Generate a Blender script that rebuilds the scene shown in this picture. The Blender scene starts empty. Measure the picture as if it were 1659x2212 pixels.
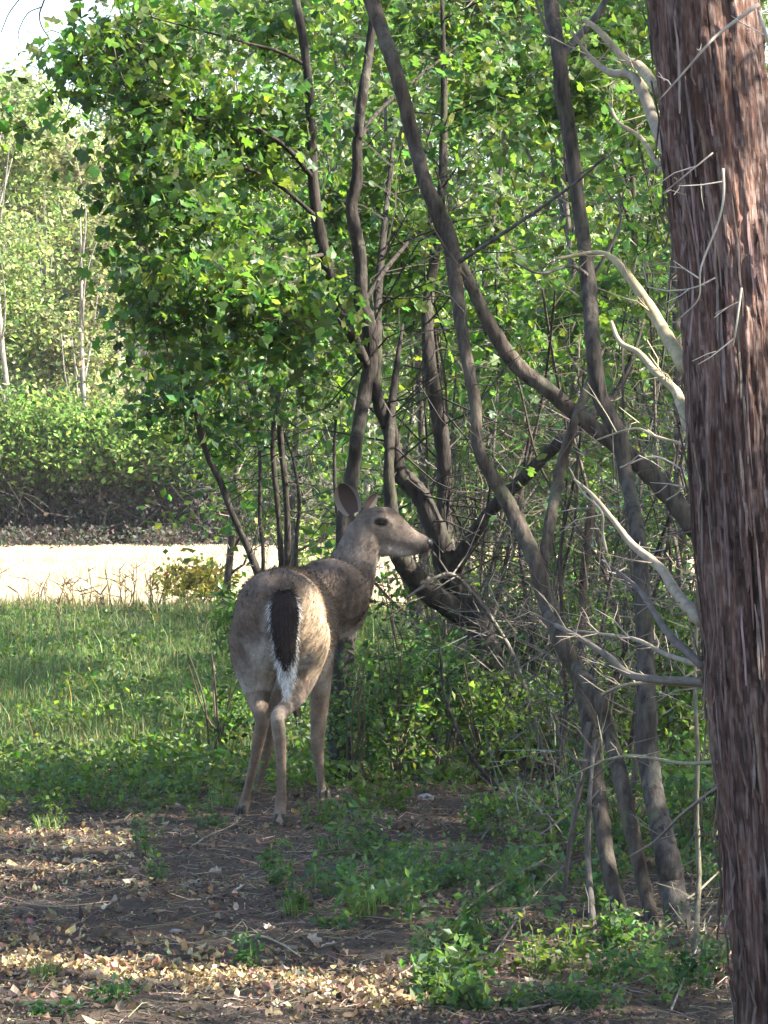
import bpy, math, random
import numpy as np
from mathutils import Vector

rng = np.random.default_rng(11)
random.seed(11)
SC = bpy.context.scene
COL = SC.collection

# ------------------------------------------------------------------ camera, world, sun, exposure
FPX = 8537.0                    # focal length in units of a 1659 x 2212 picture
CAMZ = 1.30
TILT = -math.atan(119.0 / FPX)
cam_d = bpy.data.cameras.new('camera')
cam_d.sensor_fit = 'VERTICAL'
cam_d.sensor_height = 24.0
cam_d.lens = 24.0 * FPX / 2212.0
cam_d.clip_start = 0.1
cam_d.clip_end = 1500.0
cam = bpy.data.objects.new('camera', cam_d)
COL.objects.link(cam)
cam.location = (0, 0, CAMZ)
cam.rotation_euler = (math.pi / 2 + TILT, 0, 0)
SC.camera = cam

SUN = Vector((0.72, -0.13, 0.68)).normalized()      # direction towards the sun
SUN_EL = math.asin(SUN.z)
SUN_AZ = math.atan2(SUN.x, SUN.y)
world = bpy.data.worlds.new('World')
SC.world = world
world.use_nodes = True
wn = world.node_tree.nodes
wl = world.node_tree.links
bg = wn['Background']
sky = wn.new('ShaderNodeTexSky')
sky.sky_type = 'NISHITA'
sky.sun_disc = False
sky.sun_elevation = SUN_EL
sky.sun_rotation = SUN_AZ
sky.dust_density = 1.5
wl.new(sky.outputs['Color'], bg.inputs['Color'])
bg.inputs['Strength'].default_value = 0.09
sun_d = bpy.data.lights.new('sun', 'SUN')
sun_d.energy = 5.0
sun_d.angle = math.radians(0.53)
sun_d.color = (1.0, 0.93, 0.80)
sun_o = bpy.data.objects.new('sun', sun_d)
COL.objects.link(sun_o)
sun_o.rotation_euler = SUN.to_track_quat('Z', 'Y').to_euler()
sun_o.location = (20, 8, 25)
SC.view_settings.view_transform = 'Standard'
SC.view_settings.look = 'None'
SC.view_settings.gamma = 1.0
SC.view_settings.use_curve_mapping = False
SC.view_settings.exposure = 2.55
SC.cycles.max_bounces = 8
SC.cycles.diffuse_bounces = 5
SC.cycles.transmission_bounces = 6
SC.cycles.use_denoising = True

S_ = np.array(SUN)


# ------------------------------------------------------------------ helpers
def W(px, py, Y):
    """world point seen at picture position (px, py) at forward distance Y"""
    u = (px - 829.5) / FPX
    v = (1106.0 - py) / FPX
    dy = math.cos(TILT) - v * math.sin(TILT)
    dz = v * math.cos(TILT) + math.sin(TILT)
    t = Y / dy
    return np.array((u * t, Y, CAMZ + dz * t))


def PX(w, Y):
    return w * Y / FPX


def hash2(ix, iy, seed):
    n = (ix.astype(np.int64) * 374761393 + iy.astype(np.int64) * 668265263 + seed * 1274126177) & 0x7fffffff
    n = ((n ^ (n >> 13)) * 1274126177) & 0x7fffffff
    return ((n ^ (n >> 16)) & 0xffff) / 65535.0


def vnoise(x, y, seed=0):
    x = np.asarray(x, float); y = np.asarray(y, float)
    ix = np.floor(x); iy = np.floor(y)
    fx = x - ix; fy = y - iy
    fx = fx * fx * (3 - 2 * fx); fy = fy * fy * (3 - 2 * fy)
    a = hash2(ix, iy, seed); b = hash2(ix + 1, iy, seed)
    c = hash2(ix, iy + 1, seed); d = hash2(ix + 1, iy + 1, seed)
    return a + (b - a) * fx + (c - a) * fy + (a - b - c + d) * fx * fy


def fbm(x, y, seed=0, octv=4):
    s = 0.0; a = 0.5; t = 0.0
    for k in range(octv):
        s = s + a * vnoise(np.asarray(x) * 2 ** k, np.asarray(y) * 2 ** k, seed + k * 17)
        t += a; a *= 0.5
    return s / t


def g(x, y):
    """height of the ground"""
    x = np.asarray(x, float); y = np.asarray(y, float)
    near = np.clip((34 - y) / 10, 0, 1)
    z = near * (0.07 * (fbm(x * 0.8 + 9, y * 0.8, 3, 3) - 0.5))
    z = z + near * 0.035 * (fbm(x * 5, y * 5, 5, 3) - 0.5)
    z = z + near * 0.022 * (fbm(x * 11, y * 11, 8, 2) - 0.5)
    return z


def norm(a):
    return a / np.maximum(np.linalg.norm(a, axis=-1, keepdims=True), 1e-9)


class MB:
    def __init__(self):
        self.v = []; self.f = []; self.c = []; self.n = 0

    def add(self, v, f, col=(0.2, 0.2, 0.2)):
        v = np.asarray(v, float).reshape(-1, 3)
        f = np.asarray(f, np.int64)
        self.v.append(v)
        self.f.append(f + self.n)
        c = np.asarray(col, float)
        if c.ndim == 1:
            c = np.repeat(c[None, :], len(f), 0)
        self.c.append(c)
        self.n += len(v)

    def mesh(self, name, off=None, smooth=False):
        me = bpy.data.meshes.new(name)
        v = np.concatenate(self.v)
        if off is not None:
            v = v - np.asarray(off)
        lens = np.concatenate([np.full(len(f), f.shape[1], np.int32) for f in self.f])
        loops = np.concatenate([f.ravel() for f in self.f]).astype(np.int32)
        cols = np.concatenate(self.c)
        me.vertices.add(len(v))
        me.vertices.foreach_set('co', v.astype(np.float32).ravel())
        me.loops.add(len(loops))
        me.loops.foreach_set('vertex_index', loops)
        me.polygons.add(len(lens))
        st = np.zeros(len(lens), np.int32)
        st[1:] = np.cumsum(lens)[:-1]
        me.polygons.foreach_set('loop_start', st)
        me.polygons.foreach_set('use_smooth', np.full(len(lens), smooth, bool))
        a = me.attributes.new('tint', 'FLOAT_COLOR', 'FACE')
        a.data.foreach_set('color', np.concatenate([cols, np.ones((len(cols), 1))], 1).astype(np.float32).ravel())
        me.update(calc_edges=True)
        me.validate()
        return me

    def build(self, name, mat, parent=None, smooth=False, kind=None):
        off = None
        if parent is not None:
            r = parent
            while r.parent is not None:
                r = r.parent
            off = np.array(r.location)
        o = bpy.data.objects.new(name, self.mesh(name, off, smooth))
        COL.objects.link(o)
        o.data.materials.append(mat)
        if parent is not None:
            o.parent = parent
        if kind:
            o['kind'] = kind
        return o


def tag(o, label, cat, group=None):
    o['label'] = label; o['category'] = cat
    if group:
        o['group'] = group
    return o


def thing(name, label, cat, loc, group=None):
    o = bpy.data.objects.new(name, None)
    COL.objects.link(o)
    o.empty_display_size = 0.1
    o.location = tuple(float(a) for a in loc)
    return tag(o, label, cat, group)


def catmull(p, sub):
    p = np.asarray(p, float)
    if sub <= 1 or len(p) < 3:
        return p
    q = np.vstack([2 * p[0] - p[1], p, 2 * p[-1] - p[-2]])
    out = []
    for i in range(1, len(q) - 2):
        for k in range(sub):
            t = k / sub
            out.append(0.5 * ((2 * q[i]) + (-q[i - 1] + q[i + 1]) * t + (2 * q[i - 1] - 5 * q[i] + 4 * q[i + 1] - q[i + 2]) * t * t
                              + (-q[i - 1] + 3 * q[i] - 3 * q[i + 1] + q[i + 2]) * t ** 3))
    out.append(p[-1])
    return np.array(out)


def tube(pts, rad, sides=8, sub=4, rough=0.0, flat=None):
    """closed tube; flat = (axis vector, factor) squashes the section along an axis"""
    pr = np.hstack([np.asarray(pts, float), np.asarray(rad, float).reshape(-1, 1)])
    pr = catmull(pr, sub)
    p = pr[:, :3]; r = np.maximum(pr[:, 3], 0.0005)
    n = len(p)
    t = norm(np.gradient(p, axis=0))
    ref = np.array((0.0, 1.0, 0.0)) if abs(t[0][1]) < 0.8 else np.array((1.0, 0, 0))
    u = np.zeros_like(p)
    u[0] = norm(np.cross(t[0], ref))
    for i in range(1, n):
        a = u[i - 1] - t[i] * np.dot(u[i - 1], t[i])
        u[i] = norm(a)
    w = np.cross(t, u)
    ang = np.linspace(0, 2 * np.pi, sides, endpoint=False)
    rr = r[:, None] * np.ones(sides)[None, :]
    if rough:
        rr = rr * (1 + rough * rng.normal(size=rr.shape))
    v = p[:, None, :] + rr[..., None] * (np.cos(ang)[None, :, None] * u[:, None, :] + np.sin(ang)[None, :, None] * w[:, None, :])
    if flat is not None:
        ax, fac = flat
        ax = norm(np.asarray(ax, float))
        d = v - p[:, None, :]
        v = p[:, None, :] + d - ax * ((d @ ax)[..., None]) * (1 - fac)
    v = v.reshape(-1, 3)
    i = np.arange(n - 1)[:, None] * sides; j = np.arange(sides)[None, :]; j2 = (j + 1) % sides
    f = np.stack([i + j, i + j2, i + sides + j2, i + sides + j], -1).reshape(-1, 4)
    cv = np.vstack([v, p[0], p[-1]])
    jj = np.arange(sides); jj2 = (jj + 1) % sides
    c0 = np.stack([jj2, jj, np.full(sides, n * sides)], -1)
    b = (n - 1) * sides
    c1 = np.stack([b + jj, b + jj2, np.full(sides, n * sides + 1)], -1)
    return cv, f, np.vstack([c0, c1])


def add_tube(mb, pts, rad, sides=8, sub=4, rough=0.0, col=(0.12, 0.1, 0.08), flat=None):
    v, f, c = tube(pts, rad, sides, sub, rough, flat)
    n0 = mb.n
    mb.add(v, f, col)
    mb.f.append(c + n0)
    mb.c.append(np.repeat(np.asarray(col, float)[None, :], len(c), 0))


# --- leaf templates: columns are across, along, off the blade
SIMPLE = (np.array([(0, 0, 0), (-0.32, 0.45, 0.07), (0, 1.0, -0.05), (0.32, 0.45, 0.07)]), np.array([(0, 2, 1), (0, 3, 2)]))
NARROW = (np.array([(0, 0, 0), (-0.16, 0.4, 0.05), (0, 1.0, -0.08), (0.16, 0.4, 0.05)]), np.array([(0, 2, 1), (0, 3, 2)]))
_mp = [(0, 0, 0), (-0.30, 0.02, 0.03), (-0.22, 0.22, 0.03), (-0.55, 0.42, -0.02), (-0.24, 0.52, 0.03), (-0.28, 0.80, 0.0), (0, 1.0, -0.06),
       (0.28, 0.80, 0.0), (0.24, 0.52, 0.03), (0.55, 0.42, -0.02), (0.22, 0.22, 0.03), (0.30, 0.02, 0.03), (0, 0.42, 0.0)]
MAPLE = (np.array(_mp), np.array([(12, i, (i + 1) % 12) for i in range(12)]))
SOFT = (np.array([(0, 0, 0), (-.27, .12, .04), (-.36, .42, .0), (-.2, .72, .03), (0, 1.0, -.10), (.2, .72, .03), (.36, .42, .0), (.27, .12, .04), (0, .45, -.05)]), np.array([(8, i, (i + 1) % 8) for i in range(8)]))
CURL = (np.array([(0, 0, 0), (-.2, .3, .12), (-.12, .7, .08), (.02, 1.0, -.22), (.2, .66, .10), (.22, .28, .10)]), np.array([(0, 5, 1), (1, 5, 4), (1, 4, 2), (2, 4, 3)]))
BLADE = (np.array([(-0.5, 0, 0), (0.5, 0, 0), (0.38, 0.5, 0.10), (-0.38, 0.5, 0.10), (0, 1.0, 0.38)]), None)


def leaves(mb, C, S, cols, tmpl=SIMPLE, up=0.6, N=None, D=None):
    n = len(C)
    if n == 0:
        return
    if N is None:
        N = norm(rng.normal(size=(n, 3)) * (1 - up) + np.array((0, 0, up)) + rng.normal(size=(n, 3)) * 0.25)
    if D is None:
        D = rng.normal(size=(n, 3))
    D = norm(D - N * (D * N).sum(1, keepdims=True))
    X = np.cross(D, N)
    T, F = tmpl
    S = np.asarray(S, float).reshape(-1, 1)
    v = (C[:, None, :] + S[:, :, None] * (T[None, :, 0:1] * X[:, None, :] + T[None, :, 1:2] * D[:, None, :] + T[None, :, 2:3] * N[:, None, :]))
    k = len(T)
    f = (np.arange(n)[:, None, None] * k + F[None]).reshape(-1, F.shape[1])
    c = np.repeat(np.asarray(cols), len(F), 0)
    mb.add(v.reshape(-1, 3), f, c)


def blades(mb, C, H, Wd, cols, lean=0.35):
    """grass blades: each a bent strip of three triangles"""
    n = len(C)
    a = rng.uniform(0, 2 * np.pi, n)
    X = np.stack([np.cos(a), np.sin(a), np.zeros(n)], 1)
    b = a + np.pi / 2
    L = np.stack([np.cos(b), np.sin(b), np.zeros(n)], 1) * (rng.normal(size=(n, 1)) * lean)
    H = np.asarray(H).reshape(-1, 1); Wd = np.asarray(Wd).reshape(-1, 1)
    Z = np.array((0, 0, 1.0))
    v = np.stack([C - X * Wd / 2, C + X * Wd / 2, C + X * Wd * 0.36 + H * (0.55 * Z + 0.3 * L), C - X * Wd * 0.36 + H * (0.55 * Z + 0.3 * L),
                  C + H * (0.93 * Z + L)], 1).reshape(-1, 3)
    i = np.arange(n)[:, None] * 5
    n0 = mb.n
    mb.add(v, i + np.array([[0, 1, 2, 3]]), cols)
    mb.f.append((i + np.array([[3, 2, 4]])) + n0)
    mb.c.append(np.asarray(cols))


def pal(n, base, var=0.25, hue=0.12):
    base = np.atleast_2d(np.asarray(base, float))
    c = base[rng.integers(0, len(base), n)]
    c = c * np.exp(rng.normal(size=(n, 1)) * var) * np.exp(rng.normal(size=(n, 3)) * hue)
    return np.clip(c, 0.005, 0.9)


# ------------------------------------------------------------------ materials
def nt(mat):
    mat.use_nodes = True
    n = mat.node_tree.nodes; l = mat.node_tree.links
    n.clear()
    out = n.new('ShaderNodeOutputMaterial')
    return n, l, out


def tint_mat(name, rough=0.8, transl=0.0, spec=0.3, noise=None, bump=0.0, tmul=(1.15, 1.2, 0.7), objvar=0.0, stretch=(1, 1, 1), patch=False):
    m = bpy.data.materials.new(name)
    n, l, out = nt(m)
    at = n.new('ShaderNodeAttribute'); at.attribute_name = 'tint'
    col = at.outputs['Color']
    p = n.new('ShaderNodeBsdfPrincipled')
    p.inputs['Roughness'].default_value = rough
    p.inputs['Specular IOR Level'].default_value = spec
    if objvar:
        oi = n.new('ShaderNodeObjectInfo')
        hs = n.new('ShaderNodeHueSaturation')
        mr = n.new('ShaderNodeMapRange'); mr.inputs['To Min'].default_value = 1 - objvar; mr.inputs['To Max'].default_value = 1 + objvar
        l.new(oi.outputs['Random'], mr.inputs['Value']); l.new(mr.outputs['Result'], hs.inputs['Value']); l.new(col, hs.inputs['Color'])
        col = hs.outputs['Color']
    if noise:
        tc = n.new('ShaderNodeTexCoord')
        mp = n.new('ShaderNodeMapping'); mp.inputs['Scale'].default_value = stretch
        l.new(tc.outputs['Object'], mp.inputs['Vector'])
        tx = n.new('ShaderNodeTexNoise'); tx.inputs['Scale'].default_value = noise[0]; tx.inputs['Detail'].default_value = 6
        tx.inputs['Roughness'].default_value = 0.65
        l.new(mp.outputs['Vector'], tx.inputs['Vector'])
        mr2 = n.new('ShaderNodeMapRange')
        mr2.inputs['From Min'].default_value = 0.3; mr2.inputs['From Max'].default_value = 0.7
        mr2.inputs['To Min'].default_value = 1 - noise[1]; mr2.inputs['To Max'].default_value = 1 + noise[1]
        l.new(tx.outputs['Fac'], mr2.inputs['Value'])
        vm = n.new('ShaderNodeVectorMath'); vm.operation = 'SCALE'
        l.new(col, vm.inputs[0]); l.new(mr2.outputs['Result'], vm.inputs['Scale'])
        col = vm.outputs['Vector']
        if patch:        # lichen and moss blotches
            t2 = n.new('ShaderNodeTexNoise'); t2.inputs['Scale'].default_value = 7; t2.inputs['Detail'].default_value = 5; t2.inputs['Roughness'].default_value = .7
            l.new(tc.outputs['Object'], t2.inputs['Vector'])
            cr = n.new('ShaderNodeValToRGB'); cr.color_ramp.elements[0].position = .54; cr.color_ramp.elements[1].position = .66
            cr.color_ramp.elements[0].color = (0, 0, 0, 1); cr.color_ramp.elements[1].color = (.55, .55, .55, 1)
            l.new(t2.outputs['Fac'], cr.inputs['Fac'])
            t3 = n.new('ShaderNodeTexNoise'); t3.inputs['Scale'].default_value = 3.1; l.new(tc.outputs['Object'], t3.inputs['Vector'])
            c3 = n.new('ShaderNodeValToRGB'); c3.color_ramp.elements[0].position = .42; c3.color_ramp.elements[1].position = .58
            c3.color_ramp.elements[0].color = (.16, .155, .125, 1); c3.color_ramp.elements[1].color = (.075, .085, .04, 1)
            l.new(t3.outputs['Fac'], c3.inputs['Fac'])
            mx2 = n.new('ShaderNodeMix'); mx2.data_type = 'RGBA'
            l.new(cr.outputs['Color'], mx2.inputs[0]); l.new(col, mx2.inputs[6]); l.new(c3.outputs['Color'], mx2.inputs[7]); col = mx2.outputs[2]
        if bump:
            bp = n.new('ShaderNodeBump'); bp.inputs['Strength'].default_value = bump; bp.inputs['Distance'].default_value = 0.01
            l.new(tx.outputs['Fac'], bp.inputs['Height']); l.new(bp.outputs['Normal'], p.inputs['Normal'])
    l.new(col, p.inputs['Base Color'])
    if transl:
        tr = n.new('ShaderNodeBsdfTranslucent')
        vm = n.new('ShaderNodeVectorMath'); vm.operation = 'MULTIPLY'
        vm.inputs[1].default_value = tmul
        l.new(col, vm.inputs[0]); l.new(vm.outputs['Vector'], tr.inputs['Color'])
        mx = n.new('ShaderNodeMixShader'); mx.inputs['Fac'].default_value = transl
        l.new(p.outputs[0], mx.inputs[1]); l.new(tr.outputs[0], mx.inputs[2]); l.new(mx.outputs[0], out.inputs['Surface'])
    else:
        l.new(p.outputs[0], out.inputs['Surface'])
    return m


M_LEAF = tint_mat('leaf', 0.45, 0.56, 0.4, tmul=(1.5, 1.65, 0.65))
M_LEAF1 = tint_mat('leaf_single', 0.45, 0.56, 0.4, objvar=0.22, tmul=(1.5, 1.65, 0.65))
M_FARLEAF = tint_mat('far_leaf', 0.6, 0.5, 0.2, tmul=(1.25, 1.45, 0.9))
M_GRASS = tint_mat('grass', 0.6, 0.35, 0.3, tmul=(1.4, 1.5, 0.7))
M_STRAW = tint_mat('straw', 0.7, 0.3, 0.2, tmul=(1.1, 1.0, 0.8))
M_LITTER = tint_mat('litter', 0.8, 0.15, 0.2, tmul=(1.1, 0.9, 0.6))
M_LITTER1 = tint_mat('litter_single', 0.75, 0.15, 0.25, objvar=0.35, tmul=(1.1, 0.9, 0.6))
M_BARK = tint_mat('bark', 0.92, 0, 0.1, noise=(42, 0.75), bump=1.0, stretch=(1, 1, 0.22), patch=True)
M_TWIG = tint_mat('twig', 0.85, 0, 0.2, noise=(45, 0.35), stretch=(1, 1, 0.4))
M_CEDAR = tint_mat('cedar_bark', 0.9, 0, 0.12, noise=(150, 0.55), bump=1.0, stretch=(1, 1, 0.045))
M_COAT = tint_mat('deer_coat', 0.85, 0, 0.12, noise=(60, 0.22), bump=0.25)
M_FUR = tint_mat('deer_fur', 0.8, 0.28, 0.1, tmul=(1.0, 1.0, 1.0))
M_HAIR = tint_mat('tail_hair', 0.7, 0.08, 0.15, tmul=(1, 1, 1))
M_HORN = tint_mat('hoof_horn', 0.5, 0, 0.4)
M_EYE = tint_mat('eye_gloss', 0.08, 0, 0.6)
M_NOSE = tint_mat('nose_skin', 0.4, 0, 0.5)
M_STONE = tint_mat('stone', 0.85, 0, 0.2, noise=(30, 0.3), bump=0.5)

# ------------------------------------------------------------------ sun gaps: openings in the tree tops that let a beam through
GAPS = []


def gap(p, r):
    GAPS.append((np.asarray(p, float), r))


def lit_keep(C, ext=.03):
    keep = np.ones(len(C), bool)
    for p, r in GAPS:
        d = C - p
        al = d @ S_
        pe = np.linalg.norm(d - al[:, None] * S_, axis=1)
        keep &= ~((al > 0.25) & (pe < r + ext))
    return keep


def gnd(px, py):
    Y = 11098.0 / (py - 987.0)
    p = W(px, py, Y)
    return np.array((p[0], Y, g(p[0], Y)))


# band of sunlit leaf litter across the front
for px, py, r in ((-60, 2085, .13), (60, 2080, .12), (170, 2085, .11), (280, 2095, .12), (390, 2100, .12), (480, 2105, .11), (590, 2120, .10), (700, 2140, .09), (790, 2155, .09), (880, 2170, .07),
                  (20, 2150, .07), (200, 2150, .05), (480, 2160, .05), (640, 2180, .06),
                  (40, 1805, .10), (130, 1815, .10), (250, 1825, .05), (60, 1880, .12), (-40, 1900, .12), (180, 1840, .07), (20, 1970, .05),
                  (300, 1925, .03), (190, 1780, .05), (940, 1830, .03), (890, 2010, .04), (1010, 1780, .05)):
    gap(gnd(px, py), r)
# deer: right flank, bridge of the nose, croup
for px, py, Y, r in ((684, 1285, 14.05, .06), (690, 1325, 14.02, .085), (692, 1370, 14.0, .09), (690, 1420, 14.0, .08), (684, 1450, 14.0, .05), (885, 1143, 14.9, .012), (905, 1156, 14.9, .012), (865, 1128, 14.9, .012),
                     (640, 1228, 14.3, .02), (706, 1740, 14.7, .03)):
    gap(W(px, py, Y), r)
# cedar limbs
for px, py, Y, r in ((1400, 165, 8.9, .05), (1370, 190, 8.9, .03), (1350, 265, 8.9, .03), (1385, 640, 8.9, .05), (1430, 700, 8.9, .05), (1470, 780, 8.9, .05), (1440, 840, 8.8, .05),
                     (1480, 920, 8.8, .05), (1360, 1172, 8.8, .04), (1400, 1210, 8.8, .04), (1330, 1125, 8.8, .03), (1290, 1120, 8.9, .03), (1330, 1372, 8.8, .03), (1430, 1480, 8.8, .04),
                     (1545, 480, 8.4, .03), (1530, 570, 8.4, .03), (1590, 690, 8.4, .03), (1600, 40, 8.4, .04)):
    gap(W(px, py, Y), r)
# leaves that glow, and undergrowth in the light
for px, py, Y, r in ((850, 360, 17, .13), (960, 180, 17, .14), (1110, 390, 17.5, .15), (1050, 30, 17.5, .12), (600, 740, 16.5, .09), (480, 430, 16.5, .16), (420, 500, 16.5, .12), (330, 450, 16.5, .08), (560, 640, 16.5, .08),
                     (1130, 1560, 16.6, .12), (920, 1560, 15.6, .07), (1250, 1640, 17, .15), (1480, 1640, 15, .15), (1470, 1500, 17, .12), (820, 1610, 16, .10), (850, 1700, 15.6, .09),
                     (980, 2100, 9.9, .10), (920, 2090, 10.0, .08), (1180, 2080, 10.3, .09), (1230, 2050, 10.5, .08), (1120, 1200, 20, .12), (1240, 1260, 20, .12), (1380, 1240, 22, .14), (1250, 800, 18, .2), (1180, 640, 18, .2), (1300, 300, 18, .25), (700, 1000, 21, .15),
                     (480, 1420, 16.8, .16), (440, 1520, 17.2, .2), (250, 1600, 17.5, .25), (80, 1620, 17.3, .15), (330, 1500, 20, .3), (500, 1600, 16.5, .12)):
    gap(W(px, py, Y), r)


# small openings that fleck the tree crowns with sun
for k in range(170):
    gap(W(rng.uniform(150, 1400), rng.uniform(0, 850), rng.uniform(15.2, 18.2)), rng.uniform(.04, .13))
for k in range(30):
    gap(W(rng.uniform(330, 660), rng.uniform(330, 740), rng.uniform(14.9, 15.5)), rng.uniform(.06, .14))
for k in range(70):
    gap(W(rng.uniform(760, 1500), rng.uniform(1000, 1680), rng.uniform(15.6, 19)), rng.uniform(.03, .07))
for k in range(60):
    gap(gnd(rng.uniform(-40, 620), rng.uniform(1330, 1680)), rng.uniform(.06, .22))


# ------------------------------------------------------------------ the ground: one sheet to beyond the far woods
def ground_sheet():
    xs = np.concatenate([-np.geomspace(300, 4.2, 22), np.arange(-4, -2.65, .2), np.arange(-2.6, 2.601, 0.035), np.arange(2.7, 4.001, .2), np.geomspace(4.2, 300, 22)])
    ys = np.concatenate([[-60, -20, 0, 3, 5], np.arange(6, 8.4, .2), np.arange(8.4, 18, 0.035), np.arange(18, 20, .1), np.arange(20, 62, 0.6), np.geomspace(62, 500, 18)])
    X, Yy = np.meshgrid(xs, ys)
    Z = g(X, Yy)
    v = np.stack([X, Yy, Z], -1).reshape(-1, 3)
    nx = len(xs); ny = len(ys)
    i = np.arange(ny - 1)[:, None] * nx; j = np.arange(nx - 1)[None, :]
    f = np.stack([i + j, i + j + 1, i + nx + j + 1, i + nx + j], -1).reshape(-1, 4)
    mb = MB(); mb.add(v, f)
    m = bpy.data.materials.new('ground_soil')
    n, l, out = nt(m)
    p = n.new('ShaderNodeBsdfPrincipled'); p.inputs['Roughness'].default_value = 0.95; p.inputs['Specular IOR Level'].default_value = 0.1
    geo = n.new('ShaderNodeNewGeometry'); sep = n.new('ShaderNodeSeparateXYZ'); l.new(geo.outputs['Position'], sep.inputs[0])

    def noise(sc, det=6, r=0.6):
        t = n.new('ShaderNodeTexNoise'); t.inputs['Scale'].default_value = sc; t.inputs['Detail'].default_value = det; t.inputs['Roughness'].default_value = r
        l.new(geo.outputs['Position'], t.inputs['Vector']); return t.outputs['Fac']

    def ramp(fac, stops):
        r = n.new('ShaderNodeValToRGB'); e = r.color_ramp.elements
        while len(e) < len(stops):
            e.new(0.5)
        for k, (pos, c) in enumerate(stops):
            e[k].position = pos; e[k].color = (*c, 1)
        l.new(fac, r.inputs['Fac']); return r.outputs['Color']

    def mix(fac, a, b):
        x = n.new('ShaderNodeMix'); x.data_type = 'RGBA'
        l.new(fac, x.inputs[0]); l.new(a, x.inputs[6]); l.new(b, x.inputs[7]); return x.outputs[2]

    def edge(a, b, wob):
        ad = n.new('ShaderNodeMath'); ad.operation = 'MULTIPLY_ADD'; ad.inputs[1].default_value = wob
        l.new(noise(0.9, 5), ad.inputs[0]); l.new(sep.outputs['Y'], ad.inputs[2])
        mr = n.new('ShaderNodeMapRange'); mr.inputs['From Min'].default_value = a; mr.inputs['From Max'].default_value = b
        l.new(ad.outputs[0], mr.inputs['Value']); return mr.outputs['Result']
    dirt = mix(noise(3.0, 8, 0.7), ramp(noise(22, 8, 0.7), [(0.3, (0.036, 0.030, 0.028)), (0.55, (0.080, 0.064, 0.056)), (0.75, (0.16, 0.125, 0.10))]),
               ramp(noise(45, 6, 0.7), [(0.3, (0.06, 0.045, 0.036)), (0.7, (0.17, 0.12, 0.08))]))
    turf = ramp(noise(14, 6), [(0.3, (0.03, 0.04, 0.015)), (0.6, (0.07, 0.09, 0.03)), (0.8, (0.14, 0.12, 0.06))])
    straw = ramp(noise(5, 8, 0.7), [(0.3, (0.38, 0.30, 0.17)), (0.6, (0.56, 0.47, 0.29)), (0.8, (0.66, 0.58, 0.40))])
    wood = ramp(noise(6, 6), [(0.3, (0.03, 0.025, 0.02)), (0.7, (0.09, 0.07, 0.05))])
    c = mix(edge(16.2, 18.2, 1.2), dirt, turf)
    c = mix(edge(32.2, 33.4, 1.2), c, straw)
    c = mix(edge(58.0, 58.8, 0.8), c, wood)
    l.new(c, p.inputs['Base Color'])
    bp = n.new('ShaderNodeBump'); bp.inputs['Strength'].default_value = 0.9; bp.inputs['Distance'].default_value = 0.045
    l.new(noise(30, 8, 0.7), bp.inputs['Height']); l.new(bp.outputs['Normal'], p.inputs['Normal'])
    l.new(p.outputs[0], out.inputs['Surface'])
    o = mb.build('ground', m, smooth=True, kind='structure')
    return o


ground_sheet()

# ------------------------------------------------------------------ foliage generators
GREEN = [(0.066, 0.125, 0.040), (0.076, 0.135, 0.040), (0.055, 0.115, 0.048), (0.095, 0.145, 0.042)]
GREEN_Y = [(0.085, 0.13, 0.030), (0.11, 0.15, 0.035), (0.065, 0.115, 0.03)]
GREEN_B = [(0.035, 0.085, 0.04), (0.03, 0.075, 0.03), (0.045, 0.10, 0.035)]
PALE = [(0.20, 0.27, 0.10), (0.24, 0.29, 0.11), (0.17, 0.24, 0.085), (0.28, 0.29, 0.16)]
DRY = [(0.22, 0.17, 0.10), (0.16, 0.11, 0.07), (0.30, 0.24, 0.15), (0.26, 0.22, 0.18), (0.12, 0.085, 0.06)]


def keep_out(C):
    """no foliage where the deer stands or between it and the path"""
    bad = (C[:, 1] < 15.35) & (C[:, 0] > -0.85) & (C[:, 0] < 0.26) & (C[:, 2] < 1.32) & (C[:, 1] > 5)
    return ~bad


def sprays_in(ells, n, length, per, jitter=0.10, shell=0.5):
    """ells: list of (centre, radii, weight). Returns leaf centres and twig segments"""
    w = np.array([e[2] for e in ells], float); w /= w.sum()
    idx = rng.choice(len(ells), n, p=w)
    c = np.array([e[0] for e in ells])[idx]; r = np.array([e[1] for e in ells])[idx]
    d = norm(rng.normal(size=(n, 3)))
    rad = rng.uniform(0, 1, (n, 1)) ** shell
    p = c + d * r * rad
    ax = norm(d * np.array((1, 1, 0.3)) + rng.normal(size=(n, 3)) * 0.7 + np.array((0, 0, 0.1)))
    L = length * rng.uniform(0.5, 1.3, (n, 1))
    t = rng.uniform(-0.5, 0.5, (n, per, 1))
    q = p[:, None, :] + ax[:, None, :] * t * L[:, None, :] + rng.normal(size=(n, per, 3)) * jitter * np.array((1, 1, 0.55))
    q[..., 2] -= 0.25 * L * np.abs(t[..., 0]) ** 2
    return q.reshape(-1, 3), p - ax * L * 0.5, p + ax * L * 0.5, np.repeat(rng.normal(size=(n, 1)), per, 1).reshape(-1)


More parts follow.
